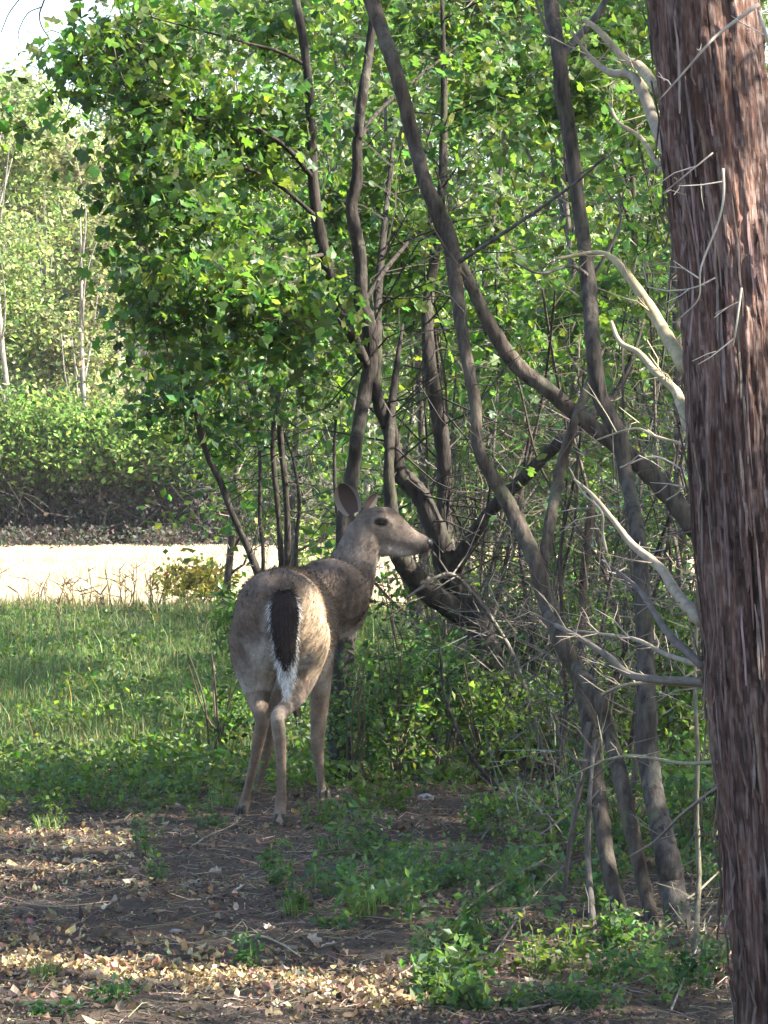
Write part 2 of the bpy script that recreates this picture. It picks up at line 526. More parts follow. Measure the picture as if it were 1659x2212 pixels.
def twig_segments(mb, a, b, r0, col):
    """thin three-sided tapered twigs between many point pairs"""
    n = len(a)
    if n == 0:
        return
    d = norm(b - a)
    u = norm(np.cross(d, np.array((0.31, 0.27, 0.91))))
    w = np.cross(d, u)
    m = (a + b) / 2 + rng.normal(size=(n, 3)) * 0.10 * np.linalg.norm(b - a, axis=1, keepdims=True)
    rings = []
    r0 = np.broadcast_to(np.asarray(r0, float).reshape(-1, 1), (n, 1))
    for p, k in ((a, 1.0), (m, 0.75), (b, 0.3)):
        for s in range(3):
            an = s * 2 * np.pi / 3
            rings.append(p + r0 * k * (math.cos(an) * u + math.sin(an) * w))
    v = np.stack(rings, 1).reshape(-1, 3)
    F = []
    for k in (0, 3):
        for s in range(3):
            F.append((k + s, k + (s + 1) % 3, k + 3 + (s + 1) % 3, k + 3 + s))
    f = (np.arange(n)[:, None, None] * 9 + np.array(F)[None]).reshape(-1, 4)
    mb.add(v, f, col)


def lumps(ells, k=5, f=.46):
    out = []
    for c, r, w in ells:
        for q in range(k):
            d = norm(rng.normal(size=3)) * rng.uniform(.2, .85)
            s = f * rng.uniform(.65, 1.25)
            out.append((c + d * r, r * np.array((s, s, s * .8)), w * rng.uniform(.3, 1.5)))
    return out


def foliage(parent, ells, n, length, per, size, cols, tmpl=SIMPLE, name='crown', up=0.45, jitter=0.10, var=0.28, gaps=True, twigs=True, shell=0.5, mat=None, twigcol=(0.07, 0.055, 0.045), keep=True, clumpvar=0.32, cull=None):
    C, a, b, cv = sprays_in(ells, n, length, per, jitter, shell)
    k = np.ones(len(C), bool)
    if gaps:
        k &= lit_keep(C, size * .42)
    if keep:
        k &= keep_out(C)
    k &= C[:, 2] > g(C[:, 0], C[:, 1]) + 0.02
    if cull is not None:
        k &= cull(C)
    C = C[k]; cv = cv[k]
    mb = MB()
    S = size * rng.uniform(0.6, 1.3, len(C))
    col = pal(len(C), cols, var) * np.exp(cv * clumpvar)[:, None]
    col = np.clip(col, 0.005, 0.5)
    if isinstance(tmpl, list):
        pick = rng.integers(0, len(tmpl), len(C))
        for q, tq in enumerate(tmpl):
            leaves(mb, C[pick == q], S[pick == q], col[pick == q], tq, up)
    else:
        leaves(mb, C, S, col, tmpl, up)
    o = mb.build(name, mat or M_LEAF, parent, kind='stuff')
    if twigs:
        kk = keep_out(a) & keep_out(b) & (a[:, 2] > 0) & (b[:, 2] > 0)
        if gaps:
            kk &= lit_keep((a + b) / 2) & lit_keep(a) & lit_keep(b)
        mt = MB(); twig_segments(mt, a[kk], b[kk], size * 0.05, twigcol)
        if mt.n:
            mt.build('twigs', M_TWIG, parent, kind='stuff')
    return o


def ell(px, py, Y, rx, ry, rd, w=1.0):
    return (W(px, py, Y), np.array((PX(rx, Y), rd, PX(ry, Y))), w)


BARKS = [(0.10, 0.085, 0.075), (0.085, 0.075, 0.065), (0.12, 0.10, 0.09), (0.075, 0.06, 0.05)]


def wob(pts, amp):
    pts = np.array(pts, float)
    pts[1:-1] += rng.normal(size=pts[1:-1].shape) * amp
    return pts


def stem(parent, pts, widths, name='trunk', col=(0.10, 0.085, 0.075), sides=14, rough=0.055, sub=8, mat=None):
    """pts: list of (px, py, Y); widths in picture units"""
    P3 = [W(*p) for p in pts]
    R = [PX(w, p[2]) / 2 * rng.uniform(.93, 1.09) for w, p in zip(widths, pts)]
    P3 = wob(P3, R[len(R) // 2] * .22)
    mb = MB(); add_tube(mb, P3, R, sides, sub, rough, col)
    return mb.build(name, mat or M_BARK, parent, smooth=True)


def interp_w(pts, w0, w1):
    return list(np.linspace(w0, w1, len(pts)))


def side_twigs(parent, pts, n, ln, r, col, name='twigs', upb=0.3, both=True):
    """small bare side twigs along a stem (one part)"""
    P3 = catmull(np.array([W(*p) for p in pts]), 6)
    i = rng.integers(0, len(P3), n)
    a = P3[i]
    d = norm(rng.normal(size=(n, 3)) * np.array((1, 0.8, 0.6)) + np.array((0, 0, upb)))
    L = ln * rng.uniform(0.3, 1.2, (n, 1))
    b = a + d * L
    mb = MB()
    twig_segments(mb, a, b, r, col)
    # forks
    m = a + (b - a) * 0.55
    d2 = norm(d + rng.normal(size=(n, 3)) * 0.7)
    twig_segments(mb, m, m + d2 * L * 0.6, r * 0.6, col)
    return mb.build(name, M_TWIG, parent, kind='stuff')


# ------------------------------------------------------------------ far woods beyond the clearing
def far_tree(x, y, h, label, cols, cr, lean=0, trunk_col=(0.28, 0.26, 0.23), n=420, size=0.15, group='trees along the far edge of the clearing', gaps=False, low=0.25, tw=0.13, name='woodland_tree'):
    t = thing(name, label, 'tree', (x, y, 0), group)
    mb = MB()
    top = np.array((x + lean, y, h * 0.85))
    pts = wob([(x, y, -0.05), (x + lean * .2, y, h * .2), (x + lean * .45, y, h * .45), (x + lean * .7, y, h * .68), top], 0.05)
    add_tube(mb, pts, [tw, tw * .85, tw * .65, tw * .4, tw * .12], 8, 4, 0.04, trunk_col)
    mb.build('trunk', M_BARK, t, smooth=True)
    ells = []
    for k in range(10):
        f = rng.uniform(low, .94) if k else .95
        rr = cr * (0.45 + 0.55 * math.sin(math.pi * min(1, (f - low) / (1.02 - low) * 0.85 + 0.12))) * rng.uniform(.7, 1.1)
        an = rng.uniform(0, 2 * math.pi); off = cr * rng.uniform(0.1, 0.7)
        c = np.array((x + lean * f + math.cos(an) * off, y + math.sin(an) * off * 0.8, h * f))
        ells.append((c, np.array((rr * .6, rr * .6, rr * .5)), 1.0))
        ml = MB()
        pf = pts[0] + (pts[-1] - pts[0]) * max(0.12, f - 0.15)
        add_tube(ml, wob([pf, pf * .5 + c * .5 + np.array((0, 0, -.1)), c], .05), [tw * .4, tw * .25, tw * .08], 5, 3, 0, trunk_col)
        ml.build('limb', M_BARK, t, smooth=True)
    if not gaps:
        ells = [(c + np.array((0, .9, 0)), r, w) for c, r, w in ells]
    foliage(t, ells, n, 0.9, 20, size, cols, SIMPLE, gaps=gaps, jitter=0.22, twigcol=(0.2, 0.18, 0.15), var=0.3, mat=None if gaps else M_FARLEAF)
    return t


far_specs = [  # px of trunk, distance, height, colours, crown radius
    (-70, 60, 6.9, PALE, 1.5), (30, 59.5, 7.0, PALE, 1.2), (110, 62, 6.6, PALE, 1.2), (190, 60, 6.0, [(0.24, 0.26, 0.12), (0.22, 0.22, 0.13)], 1.1), (255, 63, 6.6, [(0.26, 0.25, 0.17), (0.22, 0.24, 0.11)], 1.2),
    (330, 60, 7.2, PALE, 1.3), (420, 61, 7.6, PALE, 1.5), (540, 60, 8.0, PALE, 1.6), (660, 62, 8.4, PALE, 1.6), (790, 60, 8.2, GREEN_Y, 1.7), (920, 61, 8.4, PALE, 1.7), (1060, 60, 8.2, GREEN_Y, 1.7),
    (1200, 62, 8.5, PALE, 1.7), (1340, 60, 8.2, GREEN_Y, 1.7), (1480, 61, 8.4, PALE, 1.7), (1620, 60, 8, PALE, 1.7)]
far_labels = ['pale yellow green spring tree at the left edge beyond the clearing', 'tall slim tree with sunlit lime leaves below the patch of sky',
              'thin pale trunked tree behind the bright far shrubs', 'half bare straw coloured tree with few leaves beyond the clearing', 'greyish bare topped tree beside the green maple edge',
              'pale tree across the field, seen left of the slanting sapling', 'pale tree across the field, behind the slanting sapling', 'pale tree across the field, behind the close pair of saplings', 'pale tree across the field, behind the deer ear',
              'lime tree across the field, behind the maple trunk', 'pale tree across the field, behind the middle stem of the forked tree', 'lime tree across the field, right of the forked tree', 'pale tree across the field, between forked tree and crooked stem', 'lime tree across the field, behind the upright stem',
              'pale tree across the field, behind the cedar limbs', 'pale tree across the field, hidden mostly by the cedar trunk']
for k, (px, Y, h, cols, cr) in enumerate(far_specs):
    Y = Y if k < 5 else Y + 5.0
    x = (px - 829.5) / FPX * Y
    lab = far_labels[k]
    far_tree(x, Y, h * (1.03 if k < 5 else 1.24), lab, cols, cr, lean=rng.normal() * .25, n=760 if k < 6 else 400, size=0.10, tw=.055, trunk_col=(.20, .185, .165), low=.2)


def mass(name, x0, x1, y0, y1, z0, z1, n, size, cols, per=20):
    C = np.stack([rng.uniform(x0, x1, n), rng.uniform(y0, y1, n), rng.uniform(z0, z1, n)], 1)
    top = z0 + (z1 - z0) * (0.55 + 0.45 * fbm(C[:, 0] * .4, C[:, 1] * .4, 31, 3))
    C = C[C[:, 2] < top]
    C = (C[:, None, :] + rng.normal(size=(len(C), per, 3)) * .35).reshape(-1, 3)
    C = C[C[:, 2] > 0]
    mb = MB(); leaves(mb, C, size * rng.uniform(.6, 1.3, len(C)), pal(len(C), cols, .3), SIMPLE, .4)
    o = mb.build(name, M_LEAF, None, kind='stuff')
    o['label'] = 'deep woodland massed behind the far trees'
    o['category'] = 'woods'
    return o


mass('far_woods', -14, 14, 70, 84, 0, 8.0, 3400, .24, PALE + GREEN_Y)


def shrub(name, label, px, py_base, Y, rx, ry, n, size, cols, tmpl=SIMPLE, group=None, stems=6, cat='shrub', rd=None, gaps=True, twigc=(0.10, 0.08, 0.06), per=14, leafy=True, up=.45, jitter=.06, twr=.006):
    b = W(px, py_base, Y); b[2] = g(b[0], Y) if abs(b[2]) < .5 else b[2]
    t = thing(name, label, cat, b, group)
    h = PX(ry * 2, Y); wdt = PX(rx, Y); rd = rd or wdt
    for k in range(stems):
        an = rng.uniform(0, 2 * np.pi)
        e = b + np.array((math.cos(an) * wdt * .8, math.sin(an) * rd * .7, h * rng.uniform(.6, 1.0)))
        mb = MB()
        add_tube(mb, wob([b + np.array((rng.normal() * .03, rng.normal() * .03, -.03)), b * .55 + e * .45 + np.array((0, 0, .08 * h)), e], h * .03), [twr, twr * .8, twr * .25], 5, 4, 0, twigc)
        mb.build('stem', M_TWIG, t, smooth=True)
    c = b + np.array((0, 0, h * .5))
    if leafy:
        ells = []
        for k in range(5):
            an = rng.uniform(0, 2 * np.pi); o = rng.uniform(.1, .6)
            ells.append((c + np.array((math.cos(an) * wdt * o, math.sin(an) * rd * o, h * rng.uniform(-.32, .32))), np.array((wdt * .55, rd * .55, h * .28)), 1))
        foliage(t, ells, n, .3 * max(.4, min(1.6, h)), per, size, cols, tmpl, name='foliage', jitter=jitter, gaps=gaps, up=up)
    return t


# bright shrubs and the brown thicket at the foot of the far woods
for k, (px, w, h, cols, lab) in enumerate([(20, 120, 190, GREEN, 'sunlit green shrub at the left edge of the far thicket'), (150, 110, 175, GREEN_Y, 'bright lime shrub in front of the far pale trees'),
                                            (270, 90, 150, GREEN, 'green shrub over the dark brown thicket'), (400, 100, 140, GREEN_B, 'dull green shrub behind the leaning sapling'), (-90, 90, 170, GREEN, 'green shrub cut by the left picture edge')]):
    x = (px - 829.5) / FPX * 59
    z0 = PX(150, 59)
    t = thing('far_shrub', lab, 'shrub', (x, 59, 0), 'green shrubs at the foot of the far woods')
    ml = MB()
    for q in range(5):
        add_tube(ml, wob([(x + q * .1 - .2, 59, 0), (x + q * .2 - .4, 59, z0 * .7), (x + q * .35 - .7, 59, z0 + PX(h, 59) * .4)], .06), [.03, .022, .008], 5, 3, 0, (0.1, .08, .06))
    ml.build('stems', M_TWIG, t, smooth=True)
    foliage(t, [(np.array((x, 58.8, z0 + PX(h, 59) * .42)), np.array((PX(w, 59), .6, PX(h, 59) * .55)), 1)], 230, .5, 20, .10, [(.13, .21, .055), (.17, .23, .065), (.10, .17, .05)], SIMPLE, name='foliage', gaps=False, jitter=.16, mat=M_FARLEAF)
thick_labels = ['brown twiggy thicket cut by the left picture edge', 'brown thicket below the sunlit green shrub at the left', 'brown thicket under the bright lime shrub', 'brown thicket between the lime shrub and the green shrub', 'brown thicket below the green shrub', 'brown thicket left of the slanting sapling, behind the field',
                'brown thicket behind the slanting sapling', 'brown thicket right of the slanting sapling, behind the field', 'brown thicket behind the close pair of saplings']
for k in range(9):
    px = -60 + k * 75
    x = (px - 829.5) / FPX * 59.3
    t = thing('bare_thicket', thick_labels[k], 'shrub', (x, 59.3, 0), 'bare brown thickets at the foot of the far woods')
    mb = MB(); n = 330
    n = 150
    a = np.stack([x + rng.normal(size=n) * .45, 59.3 + rng.normal(size=n) * .4, np.abs(rng.normal(size=n)) * .3], 1)
    d = norm(rng.normal(size=(n, 3)) * np.array((.7, .5, .3)) + np.array((0, 0, .75)))
    L = rng.uniform(.4, 1.0, (n, 1))
    twig_segments(mb, a, a + d * L, .012, pal(n, [(.032, .027, .025), (.05, .042, .037)], .3).repeat(6, 0)[:n * 6])
    m2 = a + d * L * .5; d2 = norm(d + rng.normal(size=(n, 3)) * .6)
    twig_segments(mb, m2, m2 + d2 * .5, .007, (.04, .034, .03))
    mb.build('bare_stems', M_TWIG, t, kind='stuff')
    ml = MB(); nl = 2600
    C = np.stack([x + rng.normal(size=nl) * .5, 59.2 + rng.normal(size=nl) * .4, 1.25 * rng.uniform(0, 1, nl) ** 1.4 + .02], 1)
    C[:, 1] -= np.abs(rng.normal(size=nl)) * 1.6 * (C[:, 2] < .28) * fbm(C[:, 0] * 1.3, C[:, 0] * 0 + 2, 19, 2) * 1.6
    leaves(ml, C, .085 * rng.uniform(.5, 1.3, nl), pal(nl, [(.04, .034, .032), (.065, .052, .045), (.032, .044, .028)], .3), SIMPLE, .4)  # twigs and leaves coloured dark to add to the shade under the trees
    ml.build('dead_leaves', M_LITTER, t, kind='stuff')

# ------------------------------------------------------------------ trees to the right of the path and overhead (they make the shade)
def canopy_tree(x, y, h, cr, n, z0, label, size=.11, cols=GREEN, tw=.11, per=20):
    t = thing('canopy_tree', label, 'tree', (x, y, 0), 'tall trees to the right of the deer')
    mb = MB()
    pts = wob([(x, y, -.05), (x + .1, y, h * .25), (x, y, h * .5), (x - .1, y, h * .75), (x, y, h * .95)], .08)
    add_tube(mb, pts, [tw, tw * .9, tw * .7, tw * .45, tw * .1], 9, 4, .04, BARKS[rng.integers(0, 4)])
    mb.build('trunk', M_BARK, t, smooth=True)
    ells = []
    for k in range(9):
        f = rng.uniform(0, 1); an = rng.uniform(0, 2 * np.pi); off = cr * rng.uniform(.1, .75)
        z = z0 + (h - z0) * f
        c = np.array((x + math.cos(an) * off, y + math.sin(an) * off, z))
        rr = cr * rng.uniform(.42, .62)
        ells.append((c, np.array((rr, rr, rr * .7)), 1))
        pf = np.array((x, y, max(.5, z - .9)))
        if not lit_keep(np.linspace(pf, c, 12), .05).all():
            continue
        ml = MB()
        add_tube(ml, wob([pf, pf * .5 + c * .5, c], .08), [tw * .4, tw * .25, tw * .06], 5, 3, 0, BARKS[0])
        ml.build('limb', M_BARK, t, smooth=True)
    foliage(t, ells, int(n * (.85 if y < 14.5 else .55)), .8, per, size, cols, SIMPLE, jitter=.2, shell=.4)
    return t


canopy = [  # x, y, h, crown radius, sprays, crown base
    (4.6, 8.0, 8.6, 2.0, 620, 3.2), (7.0, 9.5, 10.5, 2.3, 680, 4.2), (4.4, 11.5, 8.4, 2.0, 640, 3.2), (6.6, 13.2, 10.0, 2.3, 680, 4.0), (3.9, 15.2, 8.0, 1.9, 620, 2.6), (6.2, 17.0, 10, 2.3, 660, 3.6), (9.0, 12.0, 12, 2.4, 560, 5.5), (8.6, 16.5, 12, 2.4, 540, 5.5),
    (4.6, 19.2, 8.0, 1.9, 520, 2.8), (6.6, 22.0, 9.0, 2.2, 480, 3.4), (4.8, 25.5, 7.6, 2.0, 420, 2.4), (7.4, 27.5, 8.5, 2.1, 380, 3.2), (5.4, 5.2, 9.5, 2.2, 560, 4.0), (8.2, 6.6, 11, 2.3, 500, 5.5)]
for k, a in enumerate(canopy):
    canopy_tree(*a, label='tall leafy tree shading the path from the right, outside the frame' if a[0] > .0972 * a[1] + 1.9 else 'tall leafy tree standing behind the cedar at the right')


# ------------------------------------------------------------------ the maple behind the deer (two stems from one base) and its neighbours
DARK = (0.038, 0.032, 0.029)
GREY = (0.070, 0.057, 0.047)
t_map = thing('maple_tree', 'dark twin stemmed maple rising right behind the deer, with a wide leafy crown', 'tree', (*W(742, 1690, 15.8)[:2], 0))
pA = [(742, 1700, 15.8), (738, 1550, 15.8), (738, 1400, 15.8), (746, 1150, 15.9), (757, 1030, 16), (772, 940, 16), (788, 850, 16.1), (798, 775, 16.1), (795, 700, 16.1), (788, 650, 16.1), (780, 575, 16.1), (766, 500, 16.1), (756, 440, 16.1),
      (768, 380, 16.1), (776, 300, 16.1), (783, 200, 16.1), (796, 100, 16.2), (806, -40, 16.2), (815, -250, 16.3), (800, -500, 16.4)]
stem(t_map, pA, [60, 54, 48, 38, 32, 28, 28, 30, 32, 30, 28, 28, 26, 24, 22, 20, 19, 18, 14, 5], col=DARK)
pA2 = [(798, 800, 16.1), (775, 755, 16.05), (745, 700, 16), (725, 650, 16), (702, 560, 15.9), (685, 475, 15.9), (677, 380, 15.9), (672, 270, 15.9), (656, 110, 15.9), (635, -20, 15.9), (620, -200, 16)]
stem(t_map, pA2, [20, 24, 26, 27, 27, 25, 22, 21, 19, 17, 10], name='limb', col=DARK)
for pts, w0, w1 in (([(420, -60, 15.6), (250, -50, 15.5), (120, -20, 15.5), (90, 15, 15.5), (88, 50, 15.5), (112, 92, 15.5)], 6, 2), ([(120, -20, 15.5), (70, -25, 15.5), (25, 20, 15.5), (2, 70, 15.5)], 4, 2), ([(90, 15, 15.5), (60, 30, 15.5), (40, 70, 15.5), (45, 100, 15.5)], 3, 1.5),
                    ([(680, 390, 15.9), (630, 328, 15.8), (575, 290, 15.7), (500, 260, 15.6), (430, 256, 15.5), (345, 205, 15.4), (250, 150, 15.4)], 14, 4),
                    ([(685, 470, 15.9), (600, 400, 15.7), (500, 350, 15.5), (450, 356, 15.4), (410, 382, 15.3), (378, 418, 15.2)], 10, 4),
                    ([(410, 382, 15.3), (380, 350, 15.3), (345, 325, 15.3), (270, 300, 15.3)], 6, 3),
                    ([(660, 140, 15.9), (600, 110, 15.8), (540, 95, 15.7), (470, 75, 15.6), (300, 30, 15.5)], 9, 3),
                    ([(776, 300, 16.1), (820, 240, 16.3), (900, 170, 16.6), (1000, 90, 17)], 12, 4),
                    ([(700, 550, 15.9), (640, 560, 15.6), (560, 580, 15.4), (470, 600, 15.3), (360, 640, 15.2)], 10, 3),
                    ([(788, 650, 16.1), (850, 560, 16.4), (930, 480, 16.8), (1020, 430, 17)], 12, 4)):
    stem(t_map, pts, interp_w(pts, w0, w1), name='limb', col=DARK, sides=7)


def left_edge(C):
    """the crown is ragged on its left side"""
    return np.ones(len(C), bool)


map_ells = [ell(345, 170, 15.6, 150, 130, .55, .8), ell(215, 130, 15.7, 85, 80, .4, .25), ell(470, 60, 15.7, 200, 90, .6, .55), ell(465, 420, 15.4, 165, 130, .6, 2.0), ell(375, 470, 15.3, 85, 110, .4, .6), ell(440, 600, 15.3, 150, 90, .5, 1.5),
            ell(600, 300, 15.8, 170, 160, .6, 1.6), ell(600, 640, 15.5, 130, 100, .5, 1.3), ell(590, 735, 15.5, 100, 35, .4, .4), ell(370, 690, 15.3, 60, 40, .3, .3), ell(780, 150, 16.6, 120, 160, .5, .8), ell(830, 380, 16.8, 110, 130, .5, .8), ell(315, 330, 15.4, 75, 70, .35, .4),
            ell(700, 450, 16.8, 140, 150, .4, .8), ell(880, 600, 17, 130, 130, .5, .8), ell(650, 60, 16.4, 160, 90, .5, .8), ell(430, 260, 15.5, 160, 100, .5, 1.2), ell(285, 220, 15.5, 80, 110, .35, .5), ell(450, 790, 15.8, 150, 60, .4, .25), ell(660, 830, 16.6, 130, 80, .4, .3), ell(330, 600, 15.3, 60, 80, .3, .25), ell(150, 170, 15.7, 90, 80, .4, .12), ell(85, 262, 15.6, 95, 22, .2, .07), ell(260, 420, 15.4, 40, 120, .25, .10)]
foliage(t_map, lumps(map_ells), 680, .42, 20, .052, GREEN + GREEN_Y, [MAPLE, SOFT, CURL], jitter=.085, up=.3, gaps=True, var=.28)
# three hundred of its nearest leaves, each an object of its own
leaf_meshes = []
for k in range(5):
    mb = MB(); leaves(mb, np.zeros((1, 3)), [1.0], pal(1, GREEN + GREEN_Y, .1, .08), MAPLE, N=np.array([(0, 0, 1.0)]), D=np.array([(0, 1.0, 0)]))
    me = mb.mesh('leaf'); me.materials.append(M_LEAF1); leaf_meshes.append(me)


def single_leaves(t, ells, n, size, meshes=leaf_meshes, near=.75, tiltmax=1.2, name='leaf', dz=None):
    w = np.array([e[2] for e in ells]); w = w / w.sum()
    base = np.array(t.location)
    for k in range(n):
        e = ells[rng.choice(len(ells), p=w)]
        d = norm(rng.normal(size=3)); d[1] = -abs(d[1]) * 1.0
        p = e[0] + d * e[1] * rng.uniform(near, 1.02)
        o = bpy.data.objects.new(name, meshes[rng.integers(0, len(meshes))])
        COL.objects.link(o); o.parent = t
        o.location = p - base
        o.rotation_euler = (rng.uniform(-tiltmax, tiltmax), rng.uniform(-tiltmax, tiltmax), rng.uniform(0, 6.28))
        s = size * rng.uniform(.7, 1.25); o.scale = (s, s, s)


single_leaves(t_map, map_ells[:13], 300, .056)

# the forked tree right of the deer's head
t_fork = thing('forked_tree', 'dark tree right of the deer, forking low into three splayed stems', 'tree', (*W(1108, 1665, 16.4)[:2], 0))
pB = [(1112, 1680, 16.4), (1105, 1620, 16.4), (1088, 1540, 16.4), (1068, 1430, 16.4), (1030, 1330, 16.4), (982, 1250, 16.4), (940, 1140, 16.3), (900, 1067, 16.3), (862, 1010, 16.3), (832, 927, 16.2), (818, 860, 16.2), (810, 760, 16.2), (815, 640, 16.3), (840, 480, 16.5), (850, 300, 16.7)]
stem(t_fork, pB, [60, 54, 50, 50, 52, 58, 46, 42, 38, 32, 27, 22, 18, 14, 6], col=DARK)
pB2 = [(985, 1262, 16.4), (962, 1190, 16.5), (956, 1090, 16.6), (960, 990, 16.6), (945, 885, 16.6), (930, 785, 16.6), (925, 650, 16.7), (950, 480, 16.8), (960, 250, 17), (955, 0, 17)]
stem(t_fork, pB2, [42, 38, 34, 34, 32, 30, 25, 20, 15, 8], name='limb', col=DARK)
pB3 = [(978, 1240, 16.4), (1000, 1187, 16.3), (1070, 1097, 16.2), (1140, 1022, 16.1), (1210, 957, 16.0), (1258, 920, 16.0), (1330, 840, 16), (1390, 700, 16)]
stem(t_fork, pB3, [34, 32, 30, 30, 26, 22, 15, 6], name='limb', col=DARK)
pB4 = [(1000, 1330, 16.4), (940, 1285, 16.3), (900, 1240, 16.2), (862, 1195, 16.1), (846, 1100, 16.1), (838, 1000, 16.1), (845, 860, 16.2), (870, 700, 16.3)]
stem(t_fork, pB4, [52, 50, 46, 42, 30, 22, 16, 6], name='limb', col=DARK)
fork_ells = [ell(1000, 250, 17.2, 160, 200, .7, 1.6), ell(1100, 520, 17.4, 170, 170, .7, 1.6), ell(950, 80, 17, 180, 120, .6, 1.0), ell(1040, 700, 17.2, 150, 110, .6, .9), ell(1180, 160, 17.6, 160, 180, .6, 1.2), ell(1330, 400, 17.8, 150, 250, .7, 1.6), ell(1180, 730, 17.5, 140, 90, .5, .7),
             ell(1120, 840, 16.6, 90, 80, .3, .5), ell(1330, 120, 18, 170, 160, .6, 1.0), ell(1320, 680, 18, 150, 130, .6, 1.0), ell(1160, 980, 16, 50, 30, .2, .15)]
foliage(t_fork, lumps(fork_ells), 680, .42, 18, .052, GREEN + GREEN_Y, [MAPLE, SOFT, CURL], jitter=.08, up=.35, var=.28)
single_leaves(t_fork, fork_ells, 220, .054)
side_twigs(t_fork, pB[4:], 50, .5, .005, DARK)
side_twigs(t_fork, pB2, 50, .5, .005, DARK)

# ------------------------------------------------------------------ nearer crooked stems in front of the thicket
t_l = thing('leaning_tree', 'grey leaning stem coming from behind the cedar up to the left', 'tree', (*W(2010, 1905, 12.3)[:2], 0))
pL = [(2010, 1925, 12.3), (1960, 1750, 12.3), (1850, 1520, 12.2), (1700, 1320, 12.1), (1510, 1150, 12), (1450, 1072, 12), (1380, 1008, 12), (1310, 950, 12), (1245, 898, 12), (1170, 838, 12), (1105, 775, 12), (1055, 690, 11.98), (1005, 590, 11.95), (968, 520, 11.9), (925, 440, 11.9)]
stem(t_l, pL, [.82 * q for q in [64, 60, 56, 54, 52, 50, 46, 44, 44, 42, 40, 36, 34, 32, 12]], col=GREY)
side_twigs(t_l, pL[4:], 18, .3, .003, GREY)
t_c = thing('crooked_tree', 'long crooked grey stem curving from the top centre down to the lower right', 'tree', (*W(1420, 2060, 11.2)[:2], 0))
pC = [(1440, 2240, 10.9), (1402, 2180, 11), (1372, 2112, 11.1), (1342, 2000, 11.15), (1318, 1870, 11.2), (1296, 1720, 11.3), (1276, 1580, 11.4), (1252, 1470, 11.5), (1215, 1380, 11.5), (1180, 1290, 11.6), (1148, 1210, 11.6), (1095, 1095, 11.7), (1038, 975, 11.7), (1022, 870, 11.75), (1003, 745, 11.8),
      (986, 625, 11.85), (962, 510, 11.9), (925, 400, 11.9), (890, 300, 12), (852, 160, 12), (800, 0, 12.1), (740, -180, 12.2), (700, -420, 12.3)]
stem(t_c, pC, [.88 * q for q in [46, 44, 42, 40, 38, 38, 40, 44, 46, 42, 38, 34, 32, 31, 31, 33, 40, 37, 36, 37, 38, 28, 10]], col=GREY)
pC2 = [(1245, 1440, 11.45), (1285, 1510, 11.3), (1312, 1580, 11.3), (1340, 1690, 11.2), (1368, 1800, 11.15), (1395, 1930, 11.1), (1420, 2050, 11.0), (1450, 2160, 10.9), (1470, 2240, 10.9)]
stem(t_c, pC2, [28, 32, 32, 32, 32, 30, 30, 30, 30], name='second_stem', col=GREY)
pC3 = [(1165, 1250, 11.6), (1175, 1200, 11.65), (1190, 1120, 11.7), (1215, 1010, 11.8), (1235, 930, 11.8), (1270, 830, 11.9), (1310, 740, 12)]
stem(t_c, pC3, [28, 26, 24, 22, 20, 15, 5], name='limb', col=GREY)
pC4 = [(1345, 1010, 11.6), (1265, 1065, 11.7), (1180, 985, 11.7), (1105, 915, 11.7)]
side_twigs(t_c, pC[5:18], 26, .3, .0025, (.12, .105, .09))
t_u = thing('upright_tree', 'slender dark upright stem between the crooked stem and the cedar', 'tree', (*W(1460, 2060, 10.9)[:2], 0))
pU = [(1462, 2240, 10.8), (1455, 2120, 10.9), (1462, 2010, 10.9), (1455, 1920, 11), (1440, 1850, 11), (1420, 1740, 11.1), (1403, 1620, 11.2), (1399, 1520, 11.2), (1395, 1400, 11.3), (1386, 1260, 11.3), (1366, 1130, 11.4), (1355, 1020, 11.5), (1335, 940, 11.5), (1296, 860, 11.5), (1282, 750, 11.5), (1276, 620, 11.6), (1264, 520, 11.6),
      (1247, 430, 11.6), (1234, 330, 11.6), (1216, 205, 11.6), (1206, 110, 11.6), (1194, -10, 11.7), (1180, -300, 11.8)]
stem(t_u, pU, [58, 56, 56, 54, 50, 46, 44, 42, 40, 38, 34, 32, 34, 36, 34, 32, 33, 31, 30, 32, 31, 29, 12], col=(.064, .055, .049))
for pts, w0, w1 in (([(1208, 130, 11.6), (1240, 90, 11.6), (1290, 30, 11.6), (1330, -40, 11.6)], 22, 12), ([(1206, 120, 11.6), (1180, 60, 11.6), (1150, -20, 11.6)], 10, 5),
                    ([(1275, 600, 11.6), (1235, 575, 11.5), (1165, 590, 11.4), (1100, 560, 11.4)], 10, 3), ([(1275, 610, 11.6), (1340, 480, 11.6), (1310, 410, 11.7)], 8, 3),
                    ([(985, 570, 11.9), (1060, 520, 11.7), (1160, 455, 11.6), (1250, 390, 11.5), (1310, 335, 11.4)], 10, 6)):
    stem(t_u, pts, interp_w(pts, w0, w1), name='limb', col=(.10, .09, .085), sides=7)
side_twigs(t_u, pU[6:], 28, .3, .0025, (.11, .095, .08))

# slim saplings
def sapling(label, pts, w0, w1, col=DARK, tw=14, ln=.3, leaf=None, group=None, name='sapling'):
    t = thing(name, label, 'sapling', (*W(*pts[0])[:2], 0), group)
    stem(t, pts, interp_w(pts, w0, w1), col=col, sides=8)
    if tw:
        side_twigs(t, pts[1:], tw, ln, .0035, col)
    if leaf:
        foliage(t, leaf[0], leaf[1], .3, 14, leaf[2], leaf[3], SIMPLE, name='foliage', jitter=.07)
    return t


